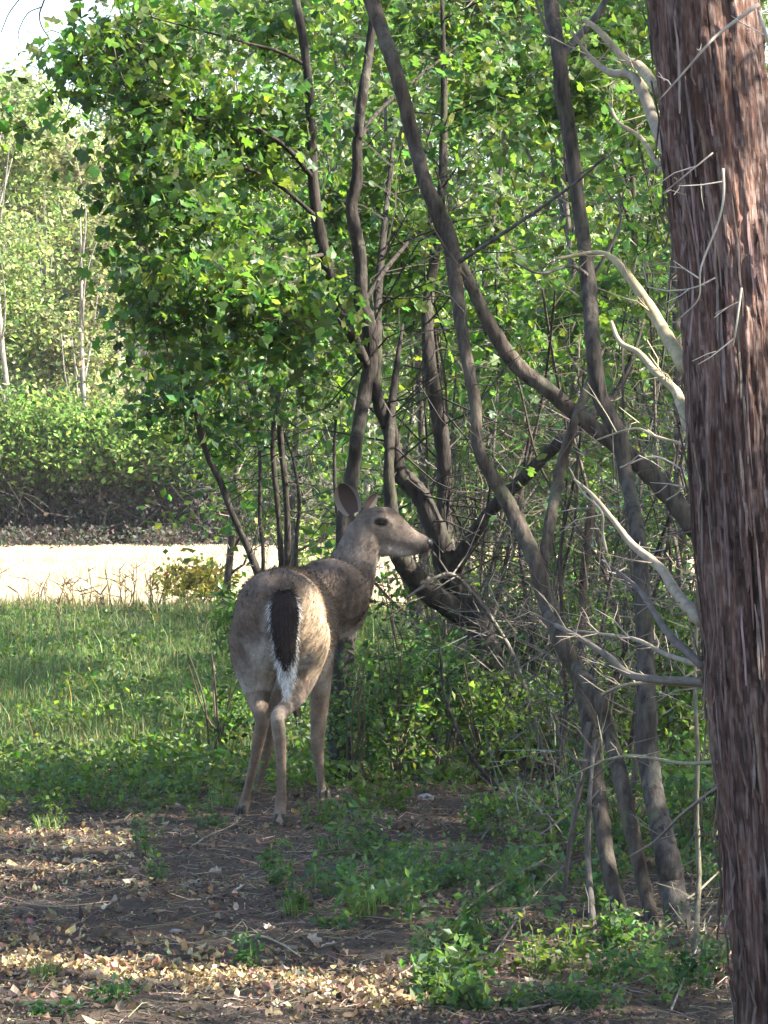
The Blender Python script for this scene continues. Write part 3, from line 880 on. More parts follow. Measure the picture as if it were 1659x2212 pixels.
sapling('slanting dark sapling leaning left over the deer rump', [(650, 1600, 18), (610, 1400, 18), (575, 1280, 18), (550, 1222, 18), (530, 1177, 18), (500, 1107, 18), (475, 1047, 18), (445, 962, 18), (425, 892, 18), (400, 822, 18), (372, 737, 18), (355, 650, 18)], 20, 9, tw=26, ln=.35,
        leaf=([ell(400, 860, 18, 130, 110, .4, 1), ell(520, 960, 18.4, 90, 120, .4, .8)], 90, .055, GREEN_B + GREEN_Y))
sapling('thin sapling straight above the deer back, first of the upright row', [(572, 1600, 19), (568, 1300, 19), (565, 1187, 19), (562, 1112, 19), (562, 987, 19), (550, 872, 19), (535, 812, 19), (526, 700, 19), (520, 560, 19)], 10, 6)
sapling('slim dark sapling of a close pair above the deer back', [(612, 1610, 18.6), (610, 1350, 18.6), (607, 1200, 18.6), (600, 1112, 18.6), (590, 987, 18.6), (590, 887, 18.6), (582, 777, 18.6), (575, 600, 18.6)], 15, 8)
sapling('stouter right hand sapling of the close pair above the deer back', [(624, 1610, 18.4), (623, 1350, 18.4), (622, 1212, 18.4), (620, 1087, 18.4), (607, 937, 18.4), (600, 787, 18.4), (603, 600, 18.4)], 18, 11)
sapling('short bent sapling left of the deer ear', [(640, 1590, 19), (640, 1212, 19), (646, 1087, 19), (632, 987, 19), (610, 930, 19)], 10, 5)
sapling('thread thin sapling just left of the deer ear', [(738, 1570, 20), (730, 1162, 20), (722, 1037, 20), (722, 937, 20), (735, 800, 20), (740, 640, 20)], 9, 6)
sapling('thin upright sapling close beside the cedar trunk', [(1494, 2240, 10.3), (1502, 2050, 10.3), (1511, 1900, 10.4), (1507, 1760, 10.4), (1504, 1625, 10.4), (1500, 1450, 10.5), (1510, 1250, 10.5)], 15, 7, col=(.12, .11, .08), tw=16, ln=.2)
sapling('short slanting stem left of the crooked stem base', [(1222, 2040, 11.3), (1218, 1950, 11.3), (1230, 1825, 11.3), (1250, 1720, 11.3), (1266, 1640, 11.3), (1275, 1560, 11.3)], 9, 14, col=(.10, .085, .075), tw=8, ln=.2)
sapling('dark thin stem standing in front of the weeds at lower right', [(1296, 2190, 10.4), (1288, 2090, 10.4), (1280, 1980, 10.4), (1270, 1850, 10.5), (1274, 1730, 10.5), (1284, 1600, 10.6)], 20, 8, col=(.095, .085, .075), tw=10, ln=.2)
sapling('bent dark sapling above the weeds at right of the deer', [(1075, 1705, 14.9), (1020, 1640, 15), (990, 1580, 15.1), (960, 1500, 15.2), (950, 1400, 15.3)], 12, 5, tw=14, ln=.3)
sapling('twiggy sapling leaning across the gap right of the deer chest', [(1180, 1650, 16), (1130, 1480, 16), (1090, 1380, 16), (1010, 1270, 15.8), (960, 1240, 15.7), (880, 1290, 15.5)], 14, 5, col=(.13, .115, .10), tw=20, ln=.35)
sapling('thin stem in the dark gap below the forked tree', [(1160, 1660, 17), (1150, 1400, 17), (1125, 1200, 17), (1130, 1060, 17), (1145, 930, 17)], 14, 6, tw=16)
sapling('reddish brown stem between the two grey stems', [(1240, 1640, 17), (1255, 1400, 17), (1262, 1250, 17), (1275, 1130, 17), (1283, 1080, 17)], 24, 14, col=(.10, .07, .058), tw=8)

# the many thin stems of the thicket
for k in range(46):
    px = rng.uniform(900, 1540); Y = rng.uniform(15.9, 20.5) if px < 1120 else rng.uniform(13.2, 20.5)
    by = 987 + 11098.0 / Y + 5
    hgt = rng.uniform(350, 1250); ln = max(-.10 if px < 1150 else -.4, rng.normal() * .22); n_ = 6
    pts = [(px + ln * hgt * (q / (n_ - 1)) + rng.normal() * 12 * (q > 0), by - hgt * q / (n_ - 1), Y + .2 * q * rng.normal() * .3) for q in range(n_)]
    w0 = rng.uniform(7, 17) * 15 / Y
    t = thing('thicket_stem', 'thin dark bare stem of the thicket right of the deer', 'sapling', (*W(*pts[0])[:2], 0), 'thin dark stems of the thicket right of the deer')
    cc = [(.06, .048, .04), (.085, .07, .058), (.05, .045, .04)][k % 3]
    stem(t, pts, interp_w(pts, w0, w0 * .35), col=cc, sides=7, sub=5)
    side_twigs(t, pts[1:], 26, .34, .0026, cc)


# more woods behind, on the right
young_labels = ['young tree behind the muzzle of the deer', 'young tree behind the fork of the dark tree', 'young tree behind the long crooked stem', 'young tree behind the upright stem', 'young tree behind the sunlit cedar limbs', 'young tree behind the cedar trunk', 'young tree behind the maple trunk, near the field',
                'young tree far behind the leaning stem', 'young tree far behind the upright stem', 'young tree above the deer back at the field edge', 'young tree at the field edge behind the forked tree', 'young tree at the field edge left of the close sapling pair', 'young tree at the field edge behind the cedar', 'young tree at the field edge behind the crooked stem']
for k, (px, Y, h, cr) in enumerate([(900, 22, 4.2, .9), (1080, 24, 4.8, 1.0), (1230, 21.5, 4.6, 1.0), (1360, 23, 5, 1.0), (1480, 20, 4.8, 1.0), (1600, 22, 5, 1.1), (760, 26, 5.0, 1.0), (1160, 28, 5.2, 1.2), (1420, 27, 5.4, 1.2), (640, 30, 4.8, 1.0), (960, 30, 5.6, 1.2), (480, 31, 4.2, .9), (1580, 30, 5.6, 1.3), (1300, 32, 5.6, 1.2)]):
    x = (px - 829.5) / FPX * Y
    far_tree(x, Y, h, young_labels[k], GREEN + GREEN_Y, cr, lean=rng.normal() * .3, trunk_col=BARKS[k % 4], n=190, size=.075, group='young trees in the wood behind the deer', gaps=True, low=.22, tw=.032, name='young_tree')

# ------------------------------------------------------------------ undergrowth
under = [
    (1080, 1800, 13.6, 60, 55, 50, .026, GREEN_Y + GREEN, 'low leafy bush on the dark soil right of the deer'), (1195, 1830, 13.1, 60, 70, 60, .026, GREEN + GREEN_Y, 'low leafy bush just left of the crooked stem'), (1345, 1850, 12.8, 60, 75, 60, .026, GREEN_Y + GREEN, 'low leafy bush between the crooked and the upright stem'),
    (1470, 1800, 13.6, 60, 90, 70, .028, GREEN_Y + GREEN, 'low leafy bush between the upright stem and the cedar'), (1290, 1760, 14.3, 70, 70, 60, .028, GREEN + GREEN_B, 'low leafy bush behind the feet of the crooked stem'),
    # px, base py, Y, half width, half height, sprays, leaf, colours, label
    (775, 1690, 15.5, 45, 150, 60, .032, GREEN_B + GREEN, 'dark leafy bush over the trunk foot behind the deer'), (1400, 1700, 17.5, 110, 230, 150, .036, GREEN_Y + GREEN, 'sunny bush behind the upright stem'), (1230, 1690, 18, 120, 230, 140, .036, GREEN + GREEN_Y, 'bush filling the gap behind the crooked stem'), (1010, 1690, 17.4, 110, 210, 130, .034, GREEN_Y + GREEN, 'leafy bush around the foot of the forked tree'),
    (860, 1690, 15.7, 80, 170, 90, .035, GREEN_Y + GREEN, 'leafy bush just right of the deer front legs'), (960, 1700, 16, 90, 170, 110, .035, GREEN + GREEN_B, 'leafy bush below the deer muzzle'),
    (1050, 1700, 15.6, 90, 140, 100, .032, GREEN_Y, 'yellow green bush at the foot of the forked tree'), (1180, 1700, 16.5, 110, 150, 120, .034, GREEN_Y + GREEN, 'sun flecked bush left of the crooked stem'),
    (1320, 1720, 16, 90, 170, 110, .034, GREEN_Y, 'yellow green bush between the crooked and upright stems'), (1470, 1720, 15.5, 90, 230, 150, .034, GREEN_Y + GREEN, 'tall sunny bush beside the cedar trunk'),
    (900, 1600, 18, 120, 200, 110, .04, GREEN_B + GREEN, 'green bush behind the deer neck'), (1130, 1560, 19, 140, 200, 130, .042, GREEN_B, 'dark green bush behind the forked tree'), (1330, 1560, 19, 140, 260, 140, .042, GREEN + GREEN_B, 'tall dark bush behind the upright stem'),
    (470, 1600, 17.5, 80, 130, 90, .035, GREEN_Y + GREEN, 'leafy bush at the left of the deer hind legs'), (430, 1330, 33, 90, 70, 60, .06, [(.25, .2, .06), (.2, .19, .05)], 'yellowing bush at the edge of the straw field'), (500, 1400, 24, 60, 100, 60, .045, GREEN_Y + GREEN, 'small bush between lawn and deer rump'),
    (600, 1560, 19, 70, 60, 50, .035, GREEN_B, 'low dark bush behind the deer legs'), (700, 1400, 25, 110, 110, 70, .045, GREEN_Y, 'bush in the light behind the deer back'), (680, 1330, 32, 120, 150, 60, .06, PALE, 'pale bush beyond the saplings'),
    (1000, 1330, 30, 160, 120, 80, .06, GREEN_Y, 'bush at the field edge beyond the forked tree'), (1500, 1860, 12.5, 60, 120, 60, .03, GREEN_B + GREEN_Y, 'low bush at the left of the cedar base'), (1250, 1400, 28, 160, 200, 110, .06, GREEN + GREEN_B, 'deep green bush far behind the stems'), (1480, 1400, 28, 160, 260, 110, .06, GREEN + GREEN_B, 'deep green bush far behind the cedar limbs')]
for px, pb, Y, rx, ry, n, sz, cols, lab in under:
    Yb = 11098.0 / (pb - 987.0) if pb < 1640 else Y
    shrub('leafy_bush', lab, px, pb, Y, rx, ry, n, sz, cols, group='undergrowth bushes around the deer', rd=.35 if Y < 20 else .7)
# tangles of bare twigs
for px, py, Y, lab in ((1130, 1350, 15.2, 'tangle of bare grey twigs right of the deer'), (1300, 1450, 14.5, 'tangle of dead twigs beside the upright stem'), (1430, 1300, 13.5, 'dead twig tangle left of the cedar'), (1380, 1000, 14, 'pale dead twigs above the leaning stem'), (820, 1720, 15.5, 'dry twigs at the front foot of the deer'),
                       (1050, 1120, 17.5, 'fine bare twigs in the fork of the dark tree'), (640, 1080, 21, 'fine bare twigs above the deer back'), (480, 1050, 24, 'hazy bare twigs left of the saplings'), (1180, 1780, 12.6, 'dry twig tangle over the weeds')):
    c = W(px, py, Y)
    t = thing('twig_tangle', lab, 'twigs', (c[0], c[1], 0), 'bare twig tangles in the thicket')
    mb = MB(); n = 80
    a = c + rng.normal(size=(n, 3)) * np.array((PX(75, Y), .3, PX(90, Y)))
    a = a[(a[:, 2] > .02)]
    n = len(a)
    d = norm(rng.normal(size=(n, 3)) + np.array((-.3, 0, .5)))
    b = a + d * rng.uniform(.06, .3, (n, 1))
    twig_segments(mb, a, b, .0026, np.repeat(pal(n, [(.11, .095, .08), (.08, .07, .06), (.2, .17, .14)], .2), 6, 0))
    m2 = (a + b) / 2
    twig_segments(mb, m2, m2 + norm(d + rng.normal(size=(n, 3)) * .8) * .12, .0016, (.13, .11, .09))
    mb.build('dead_twigs', M_TWIG, t, kind='stuff')

# ------------------------------------------------------------------ the cedar at the right
t_ced = thing('cedar_tree', 'big reddish brown shaggy barked cedar trunk along the right edge', 'tree', (*W(1725, 2290, 8.5)[:2], 0))
CY = 8.5
cl = [(-700, 1340, 1540), (-300, 1375, 1590), (0, 1400, 1640), (300, 1432, 1672), (600, 1466, 1706), (800, 1480, 1722), (1000, 1490, 1735), (1200, 1505, 1752), (1500, 1526, 1776), (1800, 1556, 1808), (2000, 1572, 1830), (2212, 1592, 1858), (2330, 1580, 1900), (2420, 1560, 1930)]
cl = np.array(cl, float)


def cedar_trunk():
    nz = 620; ns = 150
    py = np.linspace(-700, 2380, nz)
    lx = np.interp(py, cl[:, 0], cl[:, 1]); rx = np.interp(py, cl[:, 0], cl[:, 2])
    ker = np.ones(41) / 41
    lx = np.convolve(np.pad(lx, 20, 'edge'), ker, 'valid'); rx = np.convolve(np.pad(rx, 20, 'edge'), ker, 'valid')
    cx = np.array([W(a, b, CY) for a, b in zip((lx + rx) / 2, py)])
    R = PX(rx - lx, CY) / 2
    th = np.linspace(0, 2 * np.pi, ns, endpoint=False)
    TH, PYY = np.meshgrid(th, py)
    # fibrous ridges: noise much longer up the trunk than round it; wraps round smoothly
    def ring(sc, vs, seed):
        tw = TH + 0.25 * (vnoise(PYY * 0.004, PYY * 0, 91) - .5)
        w = (1 - np.cos(tw)) / 2
        a = fbm(tw * sc + 50, PYY * vs, seed, 3); b = fbm((tw - 2 * np.pi) * sc + 50, PYY * vs, seed, 3)
        k = TH / (2 * np.pi)
        return a * (1 - k) + b * k
    disp = .13 * (ring(2.0, .0022, 3) - .5) + .15 * (ring(7, .004, 23) - .5) + .14 * (ring(19, .022, 43) - .5)
    cut = ring(11, .005, 77)
    disp -= .085 * np.clip((.46 - cut) / .10, 0, 1)
    rad = R[:, None] * (1 + disp)
    v = cx[:, None, :] + np.stack([np.cos(TH) * rad, np.sin(TH) * rad, 0 * rad], -1)
    i = np.arange(nz - 1)[:, None] * ns; j = np.arange(ns)[None, :]; j2 = (j + 1) % ns
    f = np.stack([i + j, i + j2, i + ns + j2, i + ns + j], -1).reshape(-1, 4)
    # bark colour: rusty in places, weathered grey lilac fibres in others
    k1 = np.clip((ring(9, .007, 101) - .35) / .3, 0, 1)[:-1]; k2 = np.clip((ring(34, .032, 131) - .45) / .25, 0, 1)[:-1]; k3 = np.clip((ring(1.6, .004, 151) - .45) / .2, 0, 1)[:-1]
    rust = np.array((.140, .078, .060)); grey = np.array((.27, .20, .18)); dk = np.array((.050, .032, .028))
    c = dk + (rust - dk) * k1[..., None]
    c = c + (grey - c) * (k2 * .62)[..., None]
    c = c * (.84 + .5 * k3[..., None])
    mb = MB(); mb.add(v.reshape(-1, 3), f, c.reshape(-1, 3))
    mb.build('trunk', M_CEDAR, t_ced, smooth=True)
    return cx, R, py


ccx, cR, cpy = cedar_trunk()
# loose bark strips
for k in range(150):
    i0 = int(rng.uniform(130, 570)); ln = int(rng.uniform(12, 50))
    th = rng.uniform(math.pi * .92, math.pi * 1.62)
    ii = np.clip(np.arange(5) * ln // 4 + i0, 0, len(cpy) - 1)
    w = rng.uniform(.0014, .0034)
    v = []
    lift = rng.uniform(0.0, .022, 2) * (rng.uniform(0, 1, 2) < .7)
    for q, i in enumerate(ii):
        r = cR[i] * 1.035 + .002 + abs(q - 2) / 2 * (lift[0] if q < 2 else lift[1])
        tq = th + rng.normal() * .012
        for s in (-1, 1):
            a = tq + s * w / cR[i] * (1 if 0 < q < 4 else .4)
            v.append(ccx[i] + np.array((math.cos(a) * r, math.sin(a) * r, 0)))
        r2 = r - .004
        v.append(ccx[i] + np.array((math.cos(tq) * r2, math.sin(tq) * r2, 0)))
    f = []
    for q in range(4):
        b = q * 3
        f += [(b, b + 1, b + 4, b + 3), (b + 1, b + 2, b + 5, b + 4), (b + 2, b, b + 3, b + 5)]
    mb = MB(); mb.add(v, f, pal(1, [(.17, .115, .10), (.22, .165, .15), (.13, .08, .068), (.19, .14, .125)], .15, .05)[0])
    mb.build('bark_strip', M_CEDAR, t_ced)

ced_br = [  # points (px, py, Y), width at free end, width at the trunk, colour
    ([(1262, 42, 9.1), (1300, 72, 9.05), (1345, 115, 9.0), (1385, 152, 8.9), (1424, 200, 8.7)], 10, 26, (.30, .25, .17)),
    ([(1234, 68, 9.1), (1275, 115, 9.1), (1320, 160, 9.0), (1370, 190, 8.9), (1414, 260, 8.8), (1444, 320, 8.65), (1475, 390, 8.55)], 6, 36, (.26, .22, .17)),
    ([(1316, 222, 9.0), (1350, 262, 8.9), (1384, 300, 8.85), (1420, 350, 8.7), (1465, 400, 8.55)], 6, 16, (.30, .25, .16)),
    ([(1200, 560, 9.1), (1270, 556, 9.1), (1318, 553, 9.05), (1350, 580, 9.0), (1385, 640, 8.9), (1420, 685, 8.85), (1450, 735, 8.75), (1485, 800, 8.6)], 6, 34, (.30, .25, .15)),
    ([(1320, 695, 9.0), (1350, 735, 8.95), (1382, 770, 8.9), (1420, 817, 8.85), (1452, 850, 8.8), (1477, 895, 8.7), (1496, 960, 8.6), (1510, 1020, 8.5)], 8, 30, (.30, .26, .17)),
    ([(1240, 1035, 9.0), (1285, 1077, 8.95), (1325, 1122, 8.9), (1360, 1172, 8.85), (1415, 1227, 8.75), (1458, 1280, 8.65), (1515, 1345, 8.5)], 5, 28, (.28, .23, .17)),
    ([(1230, 1010, 9.1), (1255, 1060, 9.1), (1280, 1107, 9.0), (1297, 1150, 9), (1310, 1192, 9.0)], 3, 7, (.30, .26, .2)),
    ([(1240, 1362, 9.1), (1330, 1372, 8.9), (1385, 1394, 8.8), (1445, 1417, 8.7), (1525, 1440, 8.5)], 5, 13, (.26, .22, .17)),
    ([(1200, 1350, 9.1), (1258, 1382, 9.0), (1310, 1427, 8.9), (1370, 1457, 8.8), (1540, 1475, 8.5)], 10, 20, (.14, .12, .10)),
    ([(1300, 1500, 9.0), (1355, 1481, 8.9), (1430, 1477, 8.8), (1540, 1487, 8.5)], 5, 10, (.30, .26, .18)),
    ([(1290, 1646, 9.0), (1370, 1630, 8.9), (1480, 1650, 8.7), (1560, 1645, 8.45)], 5, 10, (.22, .2, .13)),
    ([(1360, 1850, 8.8), (1410, 1810, 8.8), (1480, 1755, 8.65), (1565, 1690, 8.45)], 4, 9, (.17, .14, .12)),
    ([(1640, 8, 8.25), (1570, 65, 8.25), (1530, 105, 8.25), (1478, 160, 8.28), (1425, 215, 8.3)], 9, 3, (.34, .3, .25)),
    ([(1640, 25, 8.25), (1655, 90, 8.22), (1690, 160, 8.3)], 8, 8, (.34, .3, .25)),
    ([(1562, 365, 8.26), (1552, 425, 8.24), (1546, 480, 8.22), (1530, 570, 8.22), (1500, 640, 8.24), (1468, 688, 8.3)], 6, 3, (.40, .36, .28)),
    ([(1602, 622, 8.28), (1592, 690, 8.26), (1582, 750, 8.3)], 5, 3, (.40, .36, .28)),
    ([(1400, 620, 8.6), (1450, 632, 8.4), (1500, 622, 8.3), (1545, 600, 8.3)], 3, 4, (.34, .3, .25)),
    ([(1430, 420, 8.3), (1480, 365, 8.25), (1540, 330, 8.25)], 3, 4, (.3, .26, .22)),
    ([(1290, 950, 9.1), (1360, 920, 9.0), (1420, 945, 8.8), (1470, 955, 8.75), (1515, 990, 8.5)], 4, 8, (.3, .26, .18)),
    ([(1340, 1010, 8.9), (1420, 990, 8.8), (1480, 1010, 8.65), (1475, 1060, 8.65), (1440, 1080, 8.7)], 4, 3, (.36, .32, .27)),
    ([(1300, 1210, 8.9), (1360, 1260, 8.8), (1400, 1300, 8.7), (1450, 1380, 8.6), (1520, 1440, 8.5)], 5, 20, (.13, .11, .10))]
for pts, w0, w1, col in ced_br:
    P3 = wob([W(*p) for p in pts], .006)
    R = [PX(w, p[2]) / 2 for w, p in zip(np.linspace(w0, w1, len(pts)), pts)]
    mb = MB(); add_tube(mb, P3, R, 8, 5, .05, col)
    q = catmull(P3, 6); n = 7 if w1 > 8 else 2
    i = rng.integers(0, len(q), n)
    d = norm(rng.normal(size=(n, 3)) * np.array((1, .7, .8)) + np.array((-.5, 0, .4)))
    L = rng.uniform(.04, .14, (n, 1))
    twig_segments(mb, q[i], q[i] + d * L, .0022, np.array(col) * 1.1)
    twig_segments(mb, q[i] + d * L * .5, q[i] + d * L * .5 + norm(d + rng.normal(size=(n, 3)) * .7) * L * .6, .0014, np.array(col) * 1.1)
    mb.build('dead_branch', M_TWIG, t_ced, smooth=True)
# live crown well above the frame
ccrown = [(np.array((.75 + math.cos(a) * o, 8.5 + math.sin(a) * o, z)), np.array((.8, .8, .5)), 1) for a, o, z in [(rng.uniform(0, 6.28), rng.uniform(.2, 1.2), z) for z in np.linspace(3.1, 7.0, 12)]]
foliage(t_ced, ccrown, 560, .4, 26, .06, [(.03, .06, .025), (.04, .07, .03)], NARROW, jitter=.1)
mbt = MB(); add_tube(mbt, [ccx[0], (.6, 8.5, 4.5), (.62, 8.5, 7.4)], [cR[0], .08, .01], 12, 6, .02, (.12, .07, .055)); mbt.build('upper_trunk', M_CEDAR, t_ced, smooth=True)

# ------------------------------------------------------------------ the deer
def Z1(zx, zy):
    return (800 + zx / 1.427) / 1.8227, (1800 + zy / 1.427) / 1.8227


def DW(zx, zy, Y):
    return W(*Z1(zx, zy), Y)


t_deer = thing('deer', 'grey brown white tailed doe standing with her rump to us and head turned right', 'deer', (-0.34, 14.4, 0))
YAW = math.radians(3.5)
DU = np.array((math.sin(YAW), math.cos(YAW), 0)); DR = np.array((math.cos(YAW), -math.sin(YAW), 0)); DZ = np.array((0, 0, 1.0))
DO = np.array((-0.385, 13.84, 0))          # under the tail head


def dl(l, lat, z):
    return DO + DU * l + DR * lat + DZ * z


def loft(mb, rings, sides=28, sub=5, power=2.2):
    """rings: (centre, axis a, half a, axis b, half b) -> closed skin"""
    arr = np.array([np.concatenate([c, a, [ha], b, [hb]]) for c, a, ha, b, hb in rings], float)
    arr = catmull(arr, sub)
    c = arr[:, 0:3]; a = norm(arr[:, 3:6]); ha = np.maximum(arr[:, 6], .002); b = norm(arr[:, 7:10]); hb = np.maximum(arr[:, 10], .002)
    th = np.linspace(0, 2 * np.pi, sides, endpoint=False)
    ct = np.sign(np.cos(th)) * np.abs(np.cos(th)) ** (2 / power); st = np.sign(np.sin(th)) * np.abs(np.sin(th)) ** (2 / power)
    v = c[:, None, :] + (ha[:, None] * ct[None, :])[..., None] * a[:, None, :] + (hb[:, None] * st[None, :])[..., None] * b[:, None, :]
    n = len(c)
    i = np.arange(n - 1)[:, None] * sides; j = np.arange(sides)[None, :]; j2 = (j + 1) % sides
    f = np.stack([i + j, i + j2, i + sides + j2, i + sides + j], -1).reshape(-1, 4)
    vv = np.vstack([v.reshape(-1, 3), c[0], c[-1]])
    jj = np.arange(sides); jj2 = (jj + 1) % sides
    e = np.vstack([np.stack([jj2, jj, np.full(sides, n * sides)], -1), np.stack([(n - 1) * sides + jj, (n - 1) * sides + jj2, np.full(sides, n * sides + 1)], -1)])
    n0 = mb.n
    mb.add(vv, f); mb.f.append(e + n0); mb.c.append(np.repeat(np.array([[.2, .2, .2]]), len(e), 0))


db = MB()
tw_ = .93
tor = [(-.005, 0, .80, .035, .05), (.03, 0, .765, .10, .115), (.09, 0, .735, .150, .165), (.17, 0, .715, .172, .19), (.28, .005, .705, .170, .197), (.42, .005, .70, .165, .198), (.57, .01, .69, .172, .200), (.72, .015, .675, .168, .215), (.84, .02, .675, .155, .215),
       (.94, .03, .695, .125, .175), (1.01, .035, .73, .07, .09)]
loft(db, [(dl(l, lat, z), DR, hw * tw_, DZ, hh) for l, lat, z, hw, hh in tor], power=2.15)
# thighs and hind legs
YH = 13.86


def limb(pts, rad, sub=5, sides=16, flat=None):
    v, f, c = tube(pts, rad, sides, sub, 0, flat)
    n0 = db.n
    db.add(v, f); db.f.append(c + n0); db.c.append(np.repeat(np.array([[.2, .2, .2]]), len(c), 0))


hL = [dl(.20, -.068, .76), dl(.19, -.076, .66), dl(.20, -.080, .55), W(557, 1500, 14.05), W(561, 1530, 13.99), W(567, 1556, 13.97), W(560, 1592, 14.02), W(548, 1650, 14.09), W(535, 1705, 14.15), W(528, 1735, 14.18), W(522, 1760, 14.15), W(519, 1770, 14.12)]
limb(hL, [.075, .103, .084, .047, .034, .027, .0245, .0185, .017, .0215, .019, .019])
hR = [dl(.20, .073, .76), dl(.19, .082, .66), dl(.21, .078, .56), W(643, 1492, 14.0), W(624, 1522, 13.88), W(601, 1546, 13.76), W(603, 1585, 13.79), W(607, 1640, 13.82), W(608, 1700, 13.85), W(606, 1740, 13.86), W(604, 1772, 13.80), W(604, 1788, 13.79)]
limb(hR, [.075, .103, .080, .043, .031, .0265, .0255, .0205, .018, .0225, .019, .0195])
fR = [dl(.80, .085, .72), dl(.82, .085, .60), W(693, 1450, 14.66), W(690, 1520, 14.70), W(687, 1580, 14.72), W(686, 1610, 14.72), W(690, 1655, 14.72), W(695, 1705, 14.72), W(698, 1724, 14.72), W(700, 1738, 14.70)]
limb(fR, [.07, .075, .046, .036, .029, .027, .0185, .0165, .0205, .019])
fL = [dl(.84, -.085, .72), dl(.90, -.09, .60), W(607, 1450, 14.92), W(592, 1520, 15.0), W(584, 1580, 15.08), W(578, 1610, 15.12), W(569, 1655, 15.16), W(557, 1690, 15.18), W(552, 1705, 15.19), W(549, 1715, 15.18)]
limb(fL, [.07, .07, .046, .036, .029, .026, .019, .0165, .0205, .019])
# neck
limb([dl(.78, .02, .74), W(706, 1290, 14.72), W(741, 1268, 14.84), W(764, 1218, 14.90), W(780, 1172, 14.92), W(790, 1136, 14.93)], [.12, .145, .116, .090, .076, .062])
limb([dl(.92, .03, .70), W(732, 1325, 14.86), W(755, 1280, 14.9)], [.10, .095, .08])
# head, in profile to the right
YHd = 14.93
HD = norm(np.array((1.0, -.10, -.36))); HS = norm(np.cross(HD, np.array((0, 0, 1.0)))); HU = np.cross(HS, HD)


def hp(zx, zy, off=0.0):
    p = DW(zx, zy, YHd); return p + HS * off


head = [(838, 392, .030, .048), (880, 385, .055, .068), (940, 390, .068, .080), (1000, 398, .065, .084), (1050, 413, .056, .077), (1095, 434, .044, .064), (1140, 455, .036, .050), (1185, 473, .031, .041), (1225, 486, .030, .036), (1255, 495, .027, .031), (1276, 502, .018, .020)]
loft(db, [(hp(zx, zy), HS, hs, HU, hu) for zx, zy, hs, hu in head], sides=24, sub=4, power=2.1)
# brow ridge and lower jaw
limb([hp(930, 330, .030), hp(990, 335, .045), hp(1040, 362, .042), hp(1090, 400, .026)], [.02, .026, .024, .014])
limb([hp(930, 330, -.030), hp(990, 335, -.045), hp(1040, 362, -.042), hp(1090, 400, -.026)], [.02, .026, .024, .014])
limb([hp(1010, 490, 0), hp(1090, 520, 0), hp(1160, 530, 0), hp(1215, 528, 0)], [.045, .026, .019, .012])
raw = db.mesh('body_raw')
ro = bpy.data.objects.new('body_raw', raw); COL.objects.link(ro)
md = ro.modifiers.new('r', 'REMESH'); md.mode = 'VOXEL'; md.voxel_size = .0075; md.use_smooth_shade = True
ms = ro.modifiers.new('s', 'SMOOTH'); ms.factor = .5; ms.iterations = 7
dg = bpy.context.evaluated_depsgraph_get()
bm_ = bpy.data.meshes.new_from_object(ro.evaluated_get(dg))
bpy.data.objects.remove(ro)
bv = np.zeros(len(bm_.vertices) * 3, np.float32); bm_.vertices.foreach_get('co', bv); bv = bv.reshape(-1, 3).astype(float)
bn = np.zeros(len(bm_.vertices) * 3, np.float32); bm_.vertices.foreach_get('normal', bn); bn = bn.reshape(-1, 3).astype(float)


def sstep(a, b, x):
    t = np.clip((x - a) / (b - a), 0, 1); return t * t * (3 - 2 * t)


